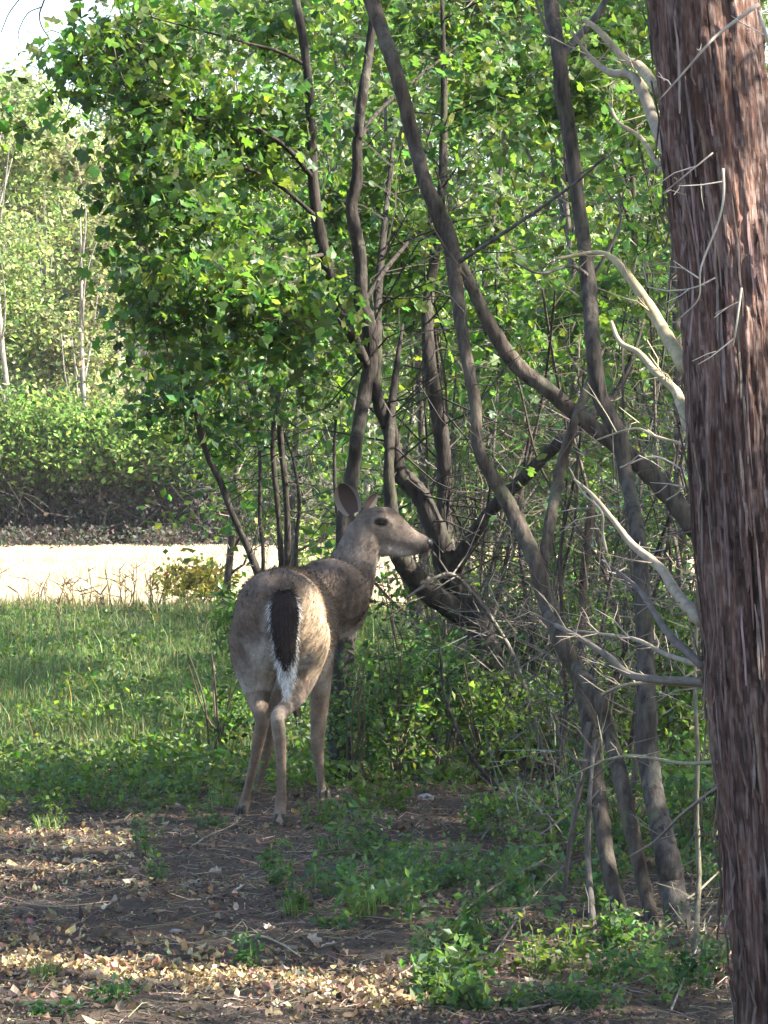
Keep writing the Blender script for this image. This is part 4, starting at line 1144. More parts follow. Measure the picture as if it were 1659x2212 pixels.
def coat(v, n):
    rel = v - DO
    l = rel @ DU; lat = rel @ DR; z = rel[:, 2]
    base = np.array((.122, .088, .068)); c = np.repeat(base[None], len(v), 0)

    def mix(c, col, k):
        return c + (np.array(col) - c) * np.clip(k, 0, 1)[:, None]
    hx = (v - hp(1000, 398))
    alng = hx @ HD; upw = hx @ HU
    ishead = sstep(1.00, 1.04, z) * sstep(-.15, -.08, lat - .38 + .0 * z + .0) if False else (sstep(.86, .93, v[:, 2] + .35 * np.clip(alng, 0, .3)) * sstep(-.17, -.10, alng))
    c = mix(c, (.10, .078, .064), sstep(.80, .90, z) * (1 - ishead) * sstep(-.02, .05, l) * .75)         # dark back
    c = mix(c, (.20, .15, .115), (1 - sstep(.45, .62, z)) * .8)                                            # lighter legs
    c = mix(c, (.15, .105, .08), (1 - sstep(.10, .40, z)) * .25)
    under = sstep(.15, .6, -n[:, 2]) * sstep(.40, .46, z) * (1 - sstep(.62, .70, z))
    c = mix(c, (.50, .46, .42), under * .8)
    inner = sstep(.42, .47, z) * (1 - sstep(.70, .80, z)) * (1 - sstep(.035, .060, np.abs(lat))) * (1 - sstep(.05, .13, l)) * .3
    c = mix(c, (.62, .58, .53), inner)
    c = mix(c, (.42, .36, .30), sstep(.30, .34, z) * (1 - sstep(.40, .45, z)) * (1 - sstep(0.02, .09, l)) * .35)
    c = mix(c, (.30, .225, .155), sstep(.25, .6, n @ DR) * sstep(.48, .54, z) * (1 - sstep(.78, .86, z)) * (1 - sstep(.3, .45, l)) * .85)     # buff right flank, lightened to carry the sunlit strip in the coat
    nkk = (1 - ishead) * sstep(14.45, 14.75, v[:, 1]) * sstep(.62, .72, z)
    c = mix(c, (.050, .039, .034), nkk * .85)  # darker neck and shoulder: their shade put into the coat colour
    # head
    c = mix(c, (.165, .130, .108), ishead * .85)
    c = mix(c, (.13, .095, .07), ishead * sstep(.035, .062, upw) * (1 - sstep(.16, .20, alng)) * .85)
    c = mix(c, (.42, .37, .33), ishead * (1 - sstep(-.075, -.03, upw)) * sstep(.0, .06, alng) * .85)
    c = mix(c, (.07, .055, .05), sstep(.168, .18, alng) * (1 - sstep(.195, .205, alng)) * ishead)
    c = mix(c, (.55, .50, .46), ishead * sstep(.195, .2, alng) * (1 - sstep(-.02, -.005, upw)))
    ed = np.linalg.norm((v - hp(1008, 362, .06)) * np.array((.72, 1, 1.25)), axis=1)
    ed2 = np.linalg.norm((v - hp(1008, 362, -.06)) * np.array((.72, 1, 1.25)), axis=1)
    for e in (ed, ed2):
        c = mix(c, (.30, .25, .21), sstep(.016, .022, e) * (1 - sstep(.026, .036, e)) * .35 * ishead)
        c = mix(c, (.035, .026, .022), 1 - sstep(.017, .026, e))
    thr = (1 - ishead) * sstep(.92, .98, z) * sstep(.3, .8, n[:, 0]) * sstep(-.2, -.05, -np.abs(v[:, 0] + .02))
    c = mix(c, (.40, .36, .32), thr * .6)
    mott = fbm(v[:, 0] * 14 + v[:, 1] * 9, v[:, 2] * 10 + v[:, 1] * 7, 7, 3)
    m2 = fbm(v[:, 0] * 60 + v[:, 1] * 20, v[:, 2] * 16, 9, 2)
    c = c * ((.62 + .76 * mott) * (.72 + .56 * m2))[:, None]
    return c


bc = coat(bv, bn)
off = np.array(t_deer.location)
bm_.vertices.foreach_set('co', (bv - off).astype(np.float32).ravel())
for a in list(bm_.attributes):
    if a.name == 'tint':
        bm_.attributes.remove(a)
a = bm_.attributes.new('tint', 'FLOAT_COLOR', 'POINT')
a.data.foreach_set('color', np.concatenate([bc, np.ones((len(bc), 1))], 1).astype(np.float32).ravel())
bm_.polygons.foreach_set('use_smooth', np.ones(len(bm_.polygons), bool))
bm_.materials.clear(); bm_.materials.append(M_COAT)
bm_.name = 'body'
o_body = bpy.data.objects.new('body', bm_); COL.objects.link(o_body); o_body.parent = t_deer


def fur(name, parent, v, n, c, count, length, width, flow, lift=.35, mat=None):
    i = rng.integers(0, len(v), count)
    p = v[i] + rng.normal(size=(count, 3)) * .003
    fl = flow(v[i])
    t = norm(fl - n[i] * (fl * n[i]).sum(1, keepdims=True) + rng.normal(size=(count, 3)) * .25)
    d = norm(t + n[i] * lift * rng.uniform(.3, 1.2, (count, 1)))
    x = norm(np.cross(d, n[i] + rng.normal(size=(count, 3)) * .3))
    L = length(v[i]) * rng.uniform(.6, 1.3, count); L = L[:, None]
    vv = np.stack([p - x * width / 2 - n[i] * .002, p + x * width / 2 - n[i] * .002, p + d * L], 1).reshape(-1, 3)
    f = np.arange(count * 3).reshape(-1, 3)
    mb = MB(); mb.add(vv, f, np.clip(c[i] * np.exp(rng.normal(size=(count, 1)) * .34), 0, .85))
    o = mb.build(name, mat or M_FUR, parent, smooth=mat is None, kind='stuff')
    if mat is None and len(o.data.vertices) == count * 3:
        nn = norm(n[i] + rng.normal(size=(count, 3)) * .12)
        o.data.normals_split_custom_set_from_vertices(np.repeat(nn, 3, 0).astype(np.float32).tolist())
    return o


def dflow(v):
    z = v[:, 2:3]; headk = sstep(1.02, 1.06, z) * (v[:, 0:1] > -.16)
    body = -DU[None] * 1.0 + np.array((0, 0, -.6))[None]
    legs = np.array((0, -.1, -1.0))[None]
    k = sstep(.42, .6, z)
    r = legs * (1 - k) + body * k
    nk = sstep(.86, .95, z) * (v[:, 1:2] > 14.6)
    r = r * (1 - nk) + np.array((-.25, -.7, -.6))[None] * nk
    return r * (1 - headk) + (-HD)[None] * headk


def dlen(v):
    z = v[:, 2]
    L = np.where(z < .38, .007, np.where(z < .5, .014, .021))
    return np.where((z > .98), .009, L)


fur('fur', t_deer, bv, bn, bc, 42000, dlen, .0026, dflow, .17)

# tail: dark above, white fringe and tip
def tail_loft(name, zoff, rows, colr, parent):
    mb = MB(); rings = []
    for zx, zy, hw, th, yo in rows:
        rings.append((DW(zx, zy, 13.79 + yo), np.array((1.0, 0, 0)), hw, np.array((0, 1.0, 0)), th))
    loft(mb, rings, sides=18, sub=5, power=2)
    mb.c = [np.repeat(np.array(colr)[None], len(x), 0) for x in mb.c]
    return mb.build(name, M_COAT, parent, smooth=True)


rows_d = [(455, 735, .012, .012, .075), (455, 770, .030, .024, .040), (455, 830, .042, .028, .005), (457, 900, .045, .028, -.010), (458, 980, .041, .026, -.015), (460, 1060, .035, .023, -.015), (465, 1120, .026, .019, -.013), (468, 1175, .013, .012, -.010), (470, 1200, .004, .004, -.008)]
rows_w = [(455, 770, .022, .010, .060), (456, 830, .052, .014, .032), (456, 890, .054, .016, .018), (458, 980, .044, .018, .010), (461, 1060, .039, .018, .006), (466, 1130, .034, .018, .0), (470, 1200, .029, .016, -.004), (473, 1260, .020, .011, -.006), (472, 1310, .009, .006, -.006), (472, 1330, .003, .003, -.006)]
o_tail = tail_loft('tail', 0, rows_d, (.032, .022, .020), t_deer)
o_tip = tail_loft('tail_fringe', 0, rows_w, (.68, .63, .58), o_tail)


def fur_on(obj, name, parent, count, ln, colr, wd=.003, lift=.3, flow=lambda v: np.repeat(np.array([[0, 0, -1.0]]), len(v), 0)):
    me = obj.data
    v = np.zeros(len(me.vertices) * 3, np.float32); me.vertices.foreach_get('co', v); v = v.reshape(-1, 3).astype(float) + off
    n = np.zeros(len(me.vertices) * 3, np.float32); me.vertices.foreach_get('normal', n); n = n.reshape(-1, 3).astype(float)
    ci = norm(v - v.mean(0))
    if (n * ci).sum() < 0:
        n = -n
    c = np.repeat(np.array(colr)[None], len(v), 0)
    return fur(name, parent, v, n, c, count, lambda q: np.full(len(q), ln), wd, flow, lift, M_HAIR)


fur_on(o_tail, 'tail_hair', o_tail, 3600, .034, (.030, .022, .020), flow=lambda v: np.stack([(v[:, 0] - DW(458, 900, 13.8)[0]) * 5, 0 * v[:, 0], -1 + 0 * v[:, 0]], 1))
fur_on(o_tip, 'fringe_hair', o_tail, 4200, .026, (.70, .65, .60), flow=lambda v: np.stack([(v[:, 0] - DW(465, 900, 13.8)[0]) * 2.5, 0 * v[:, 0], -1 + 0 * v[:, 0]], 1))


# ears: cupped shells
def ear(base, tip, opening, wdt, depth, name='ear'):
    base = np.array(base); tip = np.array(tip)
    ax = tip - base; L = np.linalg.norm(ax); ax = ax / L
    op = norm(np.array(opening) - ax * np.dot(opening, ax)); sd = np.cross(ax, op)
    mb = MB(); nu, nv = 15, 11
    for layer, th in ((0, 0.0), (1, .006)):
        vs = []
        for iu in range(nu):
            t = iu / (nu - 1)
            w = wdt * (math.sin(math.pi * min(1, .13 + .85 * t ** 1.05)) ** .6)
            if t > .97: w *= .5
            for iv in range(nv):
                s = -1 + 2 * iv / (nv - 1)
                cup = depth * (1 - s * s) * math.sin(math.pi * (.15 + .75 * (1 - t)))
                vs.append(base + ax * L * t + sd * w * s * (1 - .1 * abs(s)) - op * (cup + th * (1 - abs(s) ** 4)))
        i = np.arange(nu - 1)[:, None] * nv; j = np.arange(nv - 1)[None, :]
        f = np.stack([i + j, i + j + 1, i + nv + j + 1, i + nv + j], -1).reshape(-1, 4)
        if layer:
            mb.add(vs, f[:, ::-1], (.17, .13, .105))
        else:
            k = np.arange(len(f)) % (nv - 1)
            c = np.where((np.abs(k - (nv - 2) / 2) > 3.2)[:, None], np.array((.30, .25, .22)), np.array((.11, .075, .065)))
            mb.add(vs, f, c)
    return mb.build(name, M_FUR, t_deer, smooth=True)


ear(hp(850, 318, .035) + np.array((0, -.01, 0)), DW(772, 150, 14.86), (-.25, -1, .1), .055, .026)
ear(hp(905, 300, -.03), hp(968, 225, -.09) + np.array((0, .05, .01)), (.9, -.3, .2), .030, .02)
# eyes, nose, hooves
for s, nm in ((1, 'eye'), (-1, 'eye')):
    mb = MB()
    loft(mb, [(hp(1008, 362, s * .052) + HD * q * .0205 - HU * 0.001, HS, .016 * math.sqrt(max(.02, 1 - q * q)), HU, .0145 * math.sqrt(max(.02, 1 - q * q))) for q in np.linspace(-1, 1, 9)], sides=14, sub=2, power=2)
    mb.c = [np.repeat(np.array([[.012, .008, .006]]), len(x), 0) for x in mb.c]
    mb.build(nm, M_EYE, t_deer, smooth=True)
mb = MB()
loft(mb, [(hp(1240, 470), HS, .014, HU, .010), (hp(1258, 476), HS, .023, HU, .015), (hp(1274, 486), HS, .022, HU, .017), (hp(1285, 495), HS, .014, HU, .011)], sides=16, sub=3)
mb.c = [np.repeat(np.array([[.02, .016, .016]]), len(x), 0) for x in mb.c]
mb.build('nose', M_NOSE, t_deer, smooth=True)
for foot, fwd in ((hL[-1], (0, 1, 0)), (hR[-1], (.05, 1, 0)), (fR[-1], (.12, 1, 0)), (fL[-1], (.05, 1, 0))):
    mb = MB(); fw = norm(np.array(fwd, float)); rt = np.array((fw[1], -fw[0], 0))
    gz = float(g(foot[0], foot[1]))
    for s in (-1, 1):
        c = np.array((foot[0], foot[1], 0)) + rt * s * .012
        loft(mb, [(c + fw * .012 + DZ * (gz + .042), rt, .008, fw, .012), (c + fw * .018 + DZ * (gz + .022), rt, .010, fw, .022), (c + fw * .026 + DZ * (gz - .004), rt, .011, fw, .028)], sides=12, sub=2)
    mb.c = [np.repeat(np.array([[.03, .025, .022]]), len(x), 0) for x in mb.c]
    mb.build('hoof', M_HORN, t_deer, smooth=True)


# ------------------------------------------------------------------ grass, straw, litter
def scatter(n, x0, x1, y0, y1):
    x = rng.uniform(x0, x1, n); y = rng.uniform(y0, y1, n)
    return x, y


def in_view(x, y, m=.35):
    return np.abs(x) < .0972 * y + m


# lawn
n = 250000
y = 15.6 + (33.2 - 15.6) * rng.uniform(0, 1, n) ** 1.25
x = rng.uniform(-1, 1, n) * (.0972 * y + .5)
edge = 16.5 + 1.6 * (fbm(x * 1.3, y * .8, 41, 3) - .5) * 2
k = (rng.uniform(0, 1, n) < np.clip((y - edge) / 1.2, 0, 1) * (.35 + .65 * sstep(.35, .6, fbm(x * 1.5, y * .7, 42, 3)))) & ~((x > .5) & (y < 30) & (rng.uniform(0, 1, n) < .5))
x, y = x[k], y[k]
C = np.stack([x, y, g(x, y) - .005], 1)
col = pal(len(x), [(.095, .14, .05), (.115, .16, .06), (.08, .125, .055), (.13, .155, .065)], .28)
dryk = rng.uniform(0, 1, len(x)) < .10 + .25 * sstep(29, 33, y)
col[dryk] = pal(int(dryk.sum()), [(.28, .22, .12), (.2, .15, .09)], .25)
col *= (.55 + .9 * fbm(x * 1.1 + 3, y * .5, 44, 4))[:, None]
hg = (.045 + .075 * fbm(x * 2, y * 1.2, 43, 3) + .03 * sstep(20, 34, y)) * rng.uniform(.55, 1.5, len(x))
tall = rng.uniform(0, 1, len(x)) < .05
hg[tall] *= 1.9
col[tall] *= 1.3
mb = MB(); blades(mb, C, hg, .0045 + .00022 * (y - 14), col, .55)
o = mb.build('lawn_grass', M_GRASS, kind='stuff'); o['label'] = 'rough green grass between the bare path and the straw field'; o['category'] = 'grass'
# low broad leaves in the grass
n = 95000
y = 15.0 + 17 * rng.uniform(0, 1, n) ** 1.7; x = rng.uniform(-1, 1, n) * (.0972 * y + .4)
dn = fbm(x * 1.6 + 5, y * .9, 51, 3)
k = (rng.uniform(0, 1, n) < sstep(.40, .62, dn) * np.clip((y - 14.9) / 1.2, 0, 1)) & ~((np.abs(x + .40) < .24) & (y < 15.0))
x, y = x[k], y[k]
C = np.stack([x, y, g(x, y) + rng.uniform(.01, .12, len(x))], 1)
mb = MB(); leaves(mb, C, rng.uniform(.018, .05, len(x)), pal(len(x), GREEN_Y + [(.10, .15, .07), (.12, .16, .06), (.08, .13, .05)], .28), SIMPLE, .5)
o = mb.build('ground_weeds', M_LEAF, kind='stuff'); o['label'] = 'low broad leaved weeds spread through the grass'; o['category'] = 'weeds'
# straw field
n = 120000
y = 31.6 + 26.4 * rng.uniform(0, 1, n); x = rng.uniform(-1, 1, n) * (.0972 * y + 1.0)
k = rng.uniform(0, 1, n) < np.clip((y - 31.8 - 1.5 * fbm(x, y, 61, 2)) / 1.5, .0, 1)
x, y = x[k], y[k]
C = np.stack([x, y, np.zeros(len(x)) - .01], 1)
mb = MB(); blades(mb, C, rng.uniform(.03, .12, len(x)) * (1 - .5 * sstep(40, 56, y)), .016, pal(len(x), [(.52, .44, .31), (.60, .53, .40), (.45, .37, .25), (.62, .57, .45)], .16, .05) * (.55 + .75 * fbm(x * .9, y * .35, 63, 4))[:, None], .7)
o = mb.build('straw_grass', M_STRAW, kind='stuff'); o['label'] = 'dry straw coloured grass of the sunlit field'; o['category'] = 'dry grass'
# dead stalks along the near edge of the field
for k in range(30):
    px = rng.uniform(-10, 480); Y = rng.uniform(30.0, 33.5); b = W(px, 1300, Y); b[2] = 0
    t = thing('dead_stalk', 'dry dark weed stalk at the near edge of the straw field', 'weed', b, 'dead stalks along the near edge of the straw field')
    h = rng.uniform(.18, .42); mb = MB()
    e = b + np.array((rng.normal() * .06, 0, h))
    add_tube(mb, [b, b * .5 + e * .5 + np.array((rng.normal() * .02, 0, 0)), e], [.007, .005, .003], 4, 3, 0, (.16, .11, .06))
    for q in range(5):
        f = rng.uniform(.4, 1); p = b + (e - b) * f
        add_tube(mb, [p, p + np.array((rng.normal() * .06, 0, rng.uniform(.02, .08)))], [.005, .003], 4, 1, 0, (.2, .14, .08))
    mb.build('stalk', M_TWIG, t)

OVAL = (np.array([(0, -.5, .10), (-.26, -.15, .02), (-.22, .22, .05), (0, .5, .16), (.22, .2, .10), (.28, -.18, .04), (0, 0, -.06)]), np.array([(6, i, (i + 1) % 6) for i in range(6)]))
# leaf litter on the path: small pieces, countless
n = 25000
y = 8.6 + 9.2 * rng.uniform(0, 1, n) ** 1.3; x = rng.uniform(-1, 1, n) * (.0972 * y + .35)
dn = fbm(x * 2.2, y * 1.6, 71, 4)
k = rng.uniform(0, 1, n) < (.08 + .92 * sstep(.42, .62, dn)) * (1 - .6 * sstep(14, 17.5, y))
x, y = x[k], y[k]
C = np.stack([x, y, g(x, y) + rng.uniform(.0, .012, len(x))], 1)
mb = MB(); leaves(mb, C, np.clip(.015 * np.exp(rng.normal(size=len(x)) * .5), .007, .055), pal(len(x), [(.13, .095, .07), (.09, .066, .052), (.18, .13, .09), (.24, .19, .13), (.07, .05, .042), (.15, .10, .065)], .35), (OVAL[0] * np.array((1, 1, 2.0)), OVAL[1]), .70)
# tan leaves, their pale colour strengthening the sunlit front band and left streak
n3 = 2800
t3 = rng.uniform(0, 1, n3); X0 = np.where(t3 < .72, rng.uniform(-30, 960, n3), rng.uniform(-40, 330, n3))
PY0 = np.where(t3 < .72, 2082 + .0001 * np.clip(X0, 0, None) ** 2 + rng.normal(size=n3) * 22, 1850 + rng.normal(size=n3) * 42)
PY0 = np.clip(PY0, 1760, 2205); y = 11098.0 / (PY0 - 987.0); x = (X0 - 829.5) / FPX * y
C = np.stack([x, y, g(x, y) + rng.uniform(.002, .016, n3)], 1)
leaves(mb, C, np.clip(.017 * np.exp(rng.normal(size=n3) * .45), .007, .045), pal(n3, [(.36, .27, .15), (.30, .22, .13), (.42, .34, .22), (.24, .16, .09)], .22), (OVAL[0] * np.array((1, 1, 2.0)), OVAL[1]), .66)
n4 = 26000
y = 8.6 + 8.6 * rng.uniform(0, 1, n4) ** 1.2; x = rng.uniform(-1, 1, n4) * (.0972 * y + .3)
C = np.stack([x, y, g(x, y) + .004], 1)
leaves(mb, C, rng.uniform(.005, .015, n4), pal(n4, [(.05, .04, .034), (.10, .078, .06), (.20, .16, .12), (.07, .05, .04)], .35), SIMPLE, .5)
n2 = 14000
y = 8.6 + 8.5 * rng.uniform(0, 1, n2); x = rng.uniform(-1, 1, n2) * (.0972 * y + .35)
a = np.stack([x, y, g(x, y) + .004], 1); an = rng.uniform(0, 6.28, n2); L = rng.uniform(.02, .11, (n2, 1))
twig_segments(mb, a, a + np.stack([np.cos(an), np.sin(an), rng.normal(size=n2) * .12 + .06], 1) * L, .0012, np.repeat(pal(n2, [(.18, .14, .1), (.32, .26, .19), (.1, .08, .06)], .25), 6, 0))
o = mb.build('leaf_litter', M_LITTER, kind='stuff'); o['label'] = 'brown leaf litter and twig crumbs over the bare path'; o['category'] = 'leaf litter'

# fallen leaves one can pick out
dead_meshes = []
for k, cbase in enumerate([(.28, .23, .17), (.33, .29, .24), (.22, .155, .095), (.30, .23, .13)]):
    T = MAPLE[0] - np.array((0, .5, 0)) if k % 2 else OVAL[0] * np.array((1.3, 1, 1.5))
    T[:, 2] = T[:, 2] * 1.5 + .35 * T[:, 0] ** 2 * (1 if k < 2 else -1) + .25 * T[:, 1] ** 2 + .03 + .04 * rng.normal(size=len(T))
    mb = MB(); mb.add(T, MAPLE[1] if k % 2 else OVAL[1], cbase)
    me = mb.mesh('fallen_leaf'); me.materials.append(M_LITTER1); dead_meshes.append(me)


def fallen(n, x0, x1, y0, y1, s0, s1, lab, grp):
    for k in range(n):
        p = gnd(rng.uniform(x0, x1), rng.uniform(y0, y1))
        o = bpy.data.objects.new('fallen_leaf', dead_meshes[rng.integers(0, 4)]); COL.objects.link(o)
        s = rng.uniform(s0, s1); o.location = p + np.array((0, 0, .004)); o.scale = (s * rng.uniform(.8, 1.1), s, s)
        o.rotation_euler = (rng.normal() * .35, rng.normal() * .35, rng.uniform(0, 6.28))
        tag(o, lab, 'leaf', grp)


fallen(120, -20, 950, 2050, 2205, .025, .048, 'dry tan leaf lying in the sunny strip across the front of the path', 'fallen leaves in the sunny strip')
fallen(50, -20, 950, 1880, 2050, .022, .045, 'pale dry leaf lying on the shaded part of the path', 'fallen leaves on the shaded path')
fallen(36, -20, 420, 1780, 1880, .022, .04, 'dry leaf on the bare dirt at the left of the path', 'fallen leaves on the left dirt')
fallen(40, 1000, 1560, 1960, 2205, .025, .045, 'dry leaf among the stems at the lower right', 'fallen leaves at the lower right')


# ------------------------------------------------------------------ weeds on the path, one by one
def weed(px, py, wpx, hpx, lab, n=26, cols=GREEN + GREEN_Y, size=None, kind='leafy', grp='weeds growing on the path'):
    b = gnd(px, py); Y = b[1]
    t = thing('weed' if kind != 'grass' else 'grass_tuft', lab, 'weed' if kind != 'grass' else 'grass tuft', b, grp)
    R = PX(wpx, Y) / 2; H = PX(hpx, Y)
    if kind == 'grass':
        C = b + rng.normal(size=(n, 3)) * np.array((R * .5, R * .5, 0)); C[:, 2] = g(C[:, 0], C[:, 1]) - .004
        mb = MB(); blades(mb, C, H * rng.uniform(.5, 1.2, n), .005, pal(n, cols, .2), .6); mb.build('blades', M_GRASS, t, kind='stuff')
        return t
    ns = max(4, n // 6)
    an = rng.uniform(0, 6.28, ns); rr = R * rng.uniform(.1, 1, ns)
    base = b + np.stack([np.cos(an) * rr * .6, np.sin(an) * rr * .6, 0 * rr], 1); base[:, 2] = g(base[:, 0], base[:, 1]) - .005
    tip = base + np.stack([np.cos(an) * rr * .6, np.sin(an) * rr * .6, H * rng.uniform(.45, 1.05, ns)], 1)
    mb = MB(); twig_segments(mb, base, tip, .0016, (.09, .11, .05)); mb.build('stems', M_TWIG, t, kind='stuff')
    sz = size or .035
    f = rng.uniform(.25, 1.05, (ns, max(5, 3 * n // ns), 1))
    C = (base[:, None, :] + (tip - base)[:, None, :] * f + rng.normal(size=(ns, f.shape[1], 3)) * sz * .55).reshape(-1, 3)
    C[:, 2] = np.maximum(C[:, 2], g(C[:, 0], C[:, 1]) + .008)
    mb = MB(); leaves(mb, C, sz * rng.uniform(.55, 1.25, len(C)), pal(len(C), cols, .24), SIMPLE, .5); mb.build('leaves', M_LEAF, t, kind='stuff')
    return t


LB = [(.075, .125, .06), (.06, .11, .055), (.09, .14, .05)]
weeds = [(110, 1800, 60, 85, 'sunlit weed alone at the left edge of the dirt', GREEN_Y), (320, 1855, 60, 110, 'upright weed on the dirt left of the deer hind legs', LB), (20, 1755, 60, 100, 'weed at the left picture edge by the lawn', LB), (330, 1905, 60, 60, 'low weed in front of the upright weed', LB),
         (690, 1850, 70, 45, 'low weed on the dirt just in front of the deer hooves', LB), (590, 1880, 110, 70, 'pair of low weeds in front of the deer', LB), (590, 1935, 60, 60, 'small weed in the shade in front of the deer', LB), (545, 2085, 90, 65, 'dim weed beside the sunny leaf strip', GREEN_B), (730, 1960, 130, 80, 'bluish weed patch right of the path', LB), (780, 1990, 110, 70, 'weed patch with long leaves right of the path', LB),
         (700, 1900, 90, 60, 'low weed on the dark dirt right of the deer', LB), (860, 1985, 90, 90, 'weed left of the thick weed patch', LB), (920, 1940, 150, 120, 'broad weed patch at the bottom centre', LB), (1000, 1900, 130, 100, 'weed patch behind the broad one', LB), (1080, 1945, 150, 110, 'weed patch left of the crooked stem', LB), (1150, 1900, 120, 90, 'pale green weed patch left of the crooked stem', LB),
         (950, 2150, 130, 100, 'bright low plant beside the sunny leaf strip', GREEN_Y + GREEN), (1010, 2130, 120, 90, 'bright plant with pointed leaves beside the sunny strip', GREEN_Y + GREEN), (1180, 2110, 120, 130, 'yellow green weed left of the crooked stem foot', GREEN_Y), (1240, 2080, 110, 110, 'yellow green weed touching the crooked stem foot', GREEN_Y), (1110, 2180, 160, 60, 'weed at the bottom edge left of the stems', LB),
         (1270, 2190, 140, 70, 'dark weed between the stem feet', GREEN_B), (1420, 2060, 110, 80, 'weed between the crooked and upright stems', LB), (1500, 2150, 130, 120, 'weed beside the upright stem foot', GREEN_B), (1545, 2090, 90, 100, 'weed tucked beside the cedar base', LB), (830, 1850, 120, 60, 'weed in the dark under the leafy bush', GREEN_B), (1330, 2020, 100, 80, 'weed behind the crooked stem foot', LB),
         (690, 1790, 120, 60, 'weeds round the front hoof of the deer', GREEN_Y + GREEN), (780, 1760, 110, 90, 'bright weed right of the front hoof of the deer', GREEN_Y), (850, 1760, 90, 100, 'bright weed under the leafy bush', GREEN_Y), (440, 1740, 140, 60, 'weeds left of the deer hind hoof', LB), (300, 1730, 150, 60, 'weeds where the lawn meets the dirt', LB), (170, 1730, 140, 60, 'weeds at the lawn edge near the left', LB), (250, 2180, 110, 50, 'weed at the bottom edge in the sunny strip', GREEN_B), (120, 2200, 110, 40, 'weed at the bottom left corner', GREEN_B), (460, 1800, 90, 40, 'low weed on the dark dirt left of the deer', GREEN_B), (870, 1910, 100, 70, 'weed on the dark dirt below the bush', GREEN_B)]
for px, py, w, h, lab, cols in weeds:
    weed(px, py, w, h, lab, n=int(16 + w * h / 320), cols=cols, size=.030 if 'long' in lab or 'bright' in lab or 'bluish' in lab else .023)
for k in range(64):
    px = rng.uniform(600, 1560); py = rng.uniform(1830, 2200)
    if px < 900 and py > 2030:
        continue
    weed(px, py, rng.uniform(60, 150), rng.uniform(45, 120), 'low green weed on the dark soil below and between the stems at lower right', n=int(rng.uniform(14, 40)), cols=LB if k % 3 else GREEN_B + GREEN_Y, size=rng.uniform(.018, .036), grp='low weeds on the dark soil at lower right')
for k in range(34):
    weed(rng.uniform(-20, 450), rng.uniform(1650, 1790), rng.uniform(60, 140), rng.uniform(40, 90), 'low weed where the lawn thins out into dirt left of the deer', n=int(rng.uniform(14, 36)), cols=LB + GREEN_Y, size=rng.uniform(.02, .036), grp='low weeds along the thin edge of the lawn')
for px, py, w, h, lab in ((488, 1752, 60, 60, 'bright grass tuft left of the hind hooves of the deer'), (640, 2000, 70, 50, 'grass tuft on the path below the deer'), (790, 2000, 60, 60, 'grass tuft among the weeds right of the path'), (100, 1808, 50, 45, 'yellow grass tuft at the foot of the sunlit weed'), (700, 1760, 60, 45, 'grass tuft at the front hoof of the deer'), (95, 2110, 60, 40, 'grass tuft in the sunny strip at left')):
    weed(px, py, w, h, lab, n=60, cols=[(.10, .16, .05), (.13, .18, .06)], kind='grass', grp='grass tufts on the path')
# a big leaved plant whose leaves can be told apart
for px, py, lab in ((985, 2110, 'plant with broad upright leaves at the bottom centre'), (820, 1975, 'plant with a few long pale leaves on the path')):
    b = gnd(px, py); t = thing('broadleaf_plant', lab, 'plant', b)
    for k in range(11):
        o = bpy.data.objects.new('leaf', leaf_meshes[k % 5] if px < 0 else bpy.data.meshes.get('long_leaf') or None)
        if o.data is None:
            m_ = MB(); leaves(m_, np.zeros((1, 3)), [1.0], [(.11, .16, .06)], (np.array([(0, 0, 0), (-.17, .35, .06), (-.12, .75, .02), (0, 1.0, -.1), (.12, .75, .02), (.17, .35, .06)]), np.array([(0, 5, 1), (1, 5, 4), (1, 4, 2), (2, 4, 3)])), N=np.array([(0, 0, 1.0)]), D=np.array([(0, 1.0, 0)]))
            me = m_.mesh('long_leaf'); me.materials.append(M_LEAF1)
            bpy.data.objects.remove(o); o = bpy.data.objects.new('leaf', me)
        COL.objects.link(o); o.parent = t; s = rng.uniform(.06, .11); o.scale = (s, s, s)
        o.rotation_euler = (rng.uniform(.5, 1.25), rng.normal() * .3, k * 2.4 + rng.normal() * .3); o.location = (rng.normal() * .012, rng.normal() * .012, 0)

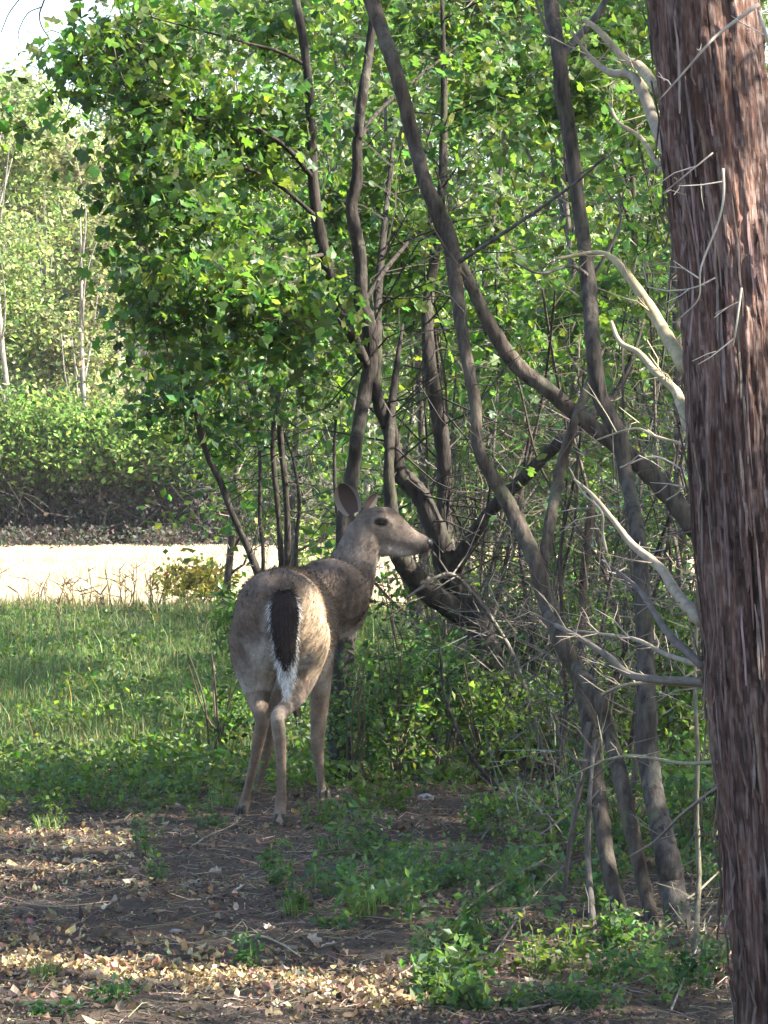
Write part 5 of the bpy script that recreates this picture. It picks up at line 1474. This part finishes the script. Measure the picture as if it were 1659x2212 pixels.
# sticks and a few stones
for pts, w, col, lab in (([(130, 1822), (200, 1828), (270, 1834)], 6, (.40, .34, .26), 'pale straight stick on the dirt at the left'), ([(420, 1836), (520, 1840), (560, 1846), (600, 1852)], 4, (.2, .15, .1), 'thin brown stick left of the deer hooves'), ([(420, 1838), (455, 1818), (500, 1798), (520, 1780)], 4, (.24, .19, .14), 'thin crooked stick slanting to the deer hoof'),
                         ([(620, 1848), (690, 1842), (760, 1838)], 3, (.3, .25, .2), 'thin dry stick in front of the deer'), ([(500, 2060), (540, 2042), (600, 2052), (650, 2072)], 5, (.38, .32, .22), 'bent straw coloured stick at the bottom centre'), ([(1120, 2190), (1190, 2178), (1250, 2180)], 6, (.36, .31, .24), 'pale fallen stick at the bottom right'),
                         ([(1150, 1790), (1200, 1742), (1240, 1735), (1280, 1742)], 6, (.34, .30, .25), 'grey bent fallen branch behind the crooked stem'), ([(890, 1840), (1000, 1838), (1110, 1846)], 4, (.2, .16, .12), 'dark stick below the leafy bushes'), ([(910, 2070), (1050, 1990), (1180, 1930)], 5, (.14, .12, .09), 'long dark stick slanting through the weeds'), ([(1060, 2080), (1150, 1990), (1230, 1920)], 5, (.13, .11, .09), 'second dark stick slanting behind the weeds'),
                         ([(1450, 2200), (1500, 2110), (1535, 2060)], 5, (.2, .18, .15), 'pale stick leaning beside the upright stem'), ([(0, 1960), (120, 1985), (240, 1980)], 4, (.26, .2, .15), 'thin stick on the dirt at the left edge')):
    p = [gnd(*q) + np.array((0, 0, .012 + (.05 * k if 'leaning' in lab or 'slanting through' in lab or 'second' in lab else 0))) for k, q in enumerate(pts)]
    t = thing('fallen_stick', lab, 'stick', p[0]); mb = MB()
    add_tube(mb, wob(p, .004), [PX(w, p[0][1]) / 2 * f for f in np.linspace(1, .6, len(p))], 7, 5, .08, col)
    q = catmull(np.array(p), 5)[1:-1]; d = rng.normal(size=(len(q), 3)) * np.array((1, 1, .4)) + np.array((0, 0, .3))
    twig_segments(mb, q, q + norm(d) * .05, .0015, col)
    mb.build('wood', M_TWIG, t, smooth=True)


def stone(px, py, s, lab):
    b = gnd(px, py); th = rng.uniform(0, 6.28)
    mb = MB(); R = []
    for q in np.linspace(-1, 1, 7):
        k = math.sqrt(max(.03, 1 - q * q)); R.append((b + np.array((math.cos(th), math.sin(th), 0)) * q * s + np.array((0, 0, s * .15)), np.array((-math.sin(th), math.cos(th), 0)), s * .7 * k * rng.uniform(.8, 1.15), DZ, s * .45 * k * rng.uniform(.8, 1.1)))
    loft(mb, R, sides=9, sub=2)
    c = pal(1, [(.30, .27, .25)], .15, .04)[0]
    mb.c = [np.repeat(c[None], len(x), 0) for x in mb.c]
    tag(mb.build('stone', M_STONE, smooth=True), lab, 'stone')


stone(920, 1742, .04, 'pale grey stone under the leafy bush'); stone(380, 2020, .02, 'small pale stone in the middle of the path'); stone(215, 1915, .012, 'tiny white stone on the left of the path'); stone(1335, 1825, .03, 'pale pinkish stone behind the crooked stem')



# ------------------------------------------------------------------ thin haze added to lift the darks and soften the distance
def haze_box():
    x0, x1, y0, y1, z0, z1 = -60, 60, -15, 100, -1.5, 16.0
    v = [(x, y, z) for z in (z0, z1) for y in (y0, y1) for x in (x0, x1)]
    f = [(0, 2, 3, 1), (4, 5, 7, 6), (0, 1, 5, 4), (2, 6, 7, 3), (0, 4, 6, 2), (1, 3, 7, 5)]
    m = bpy.data.materials.new('haze'); n, l, out = nt(m)
    pv = n.new('ShaderNodeVolumePrincipled'); pv.inputs['Color'].default_value = (.9, .93, .95, 1); pv.inputs['Density'].default_value = 0.0003
    l.new(pv.outputs[0], out.inputs['Volume'])
    mb = MB(); mb.add(v, f); mb.build('haze', m, kind='stuff')


haze_box()
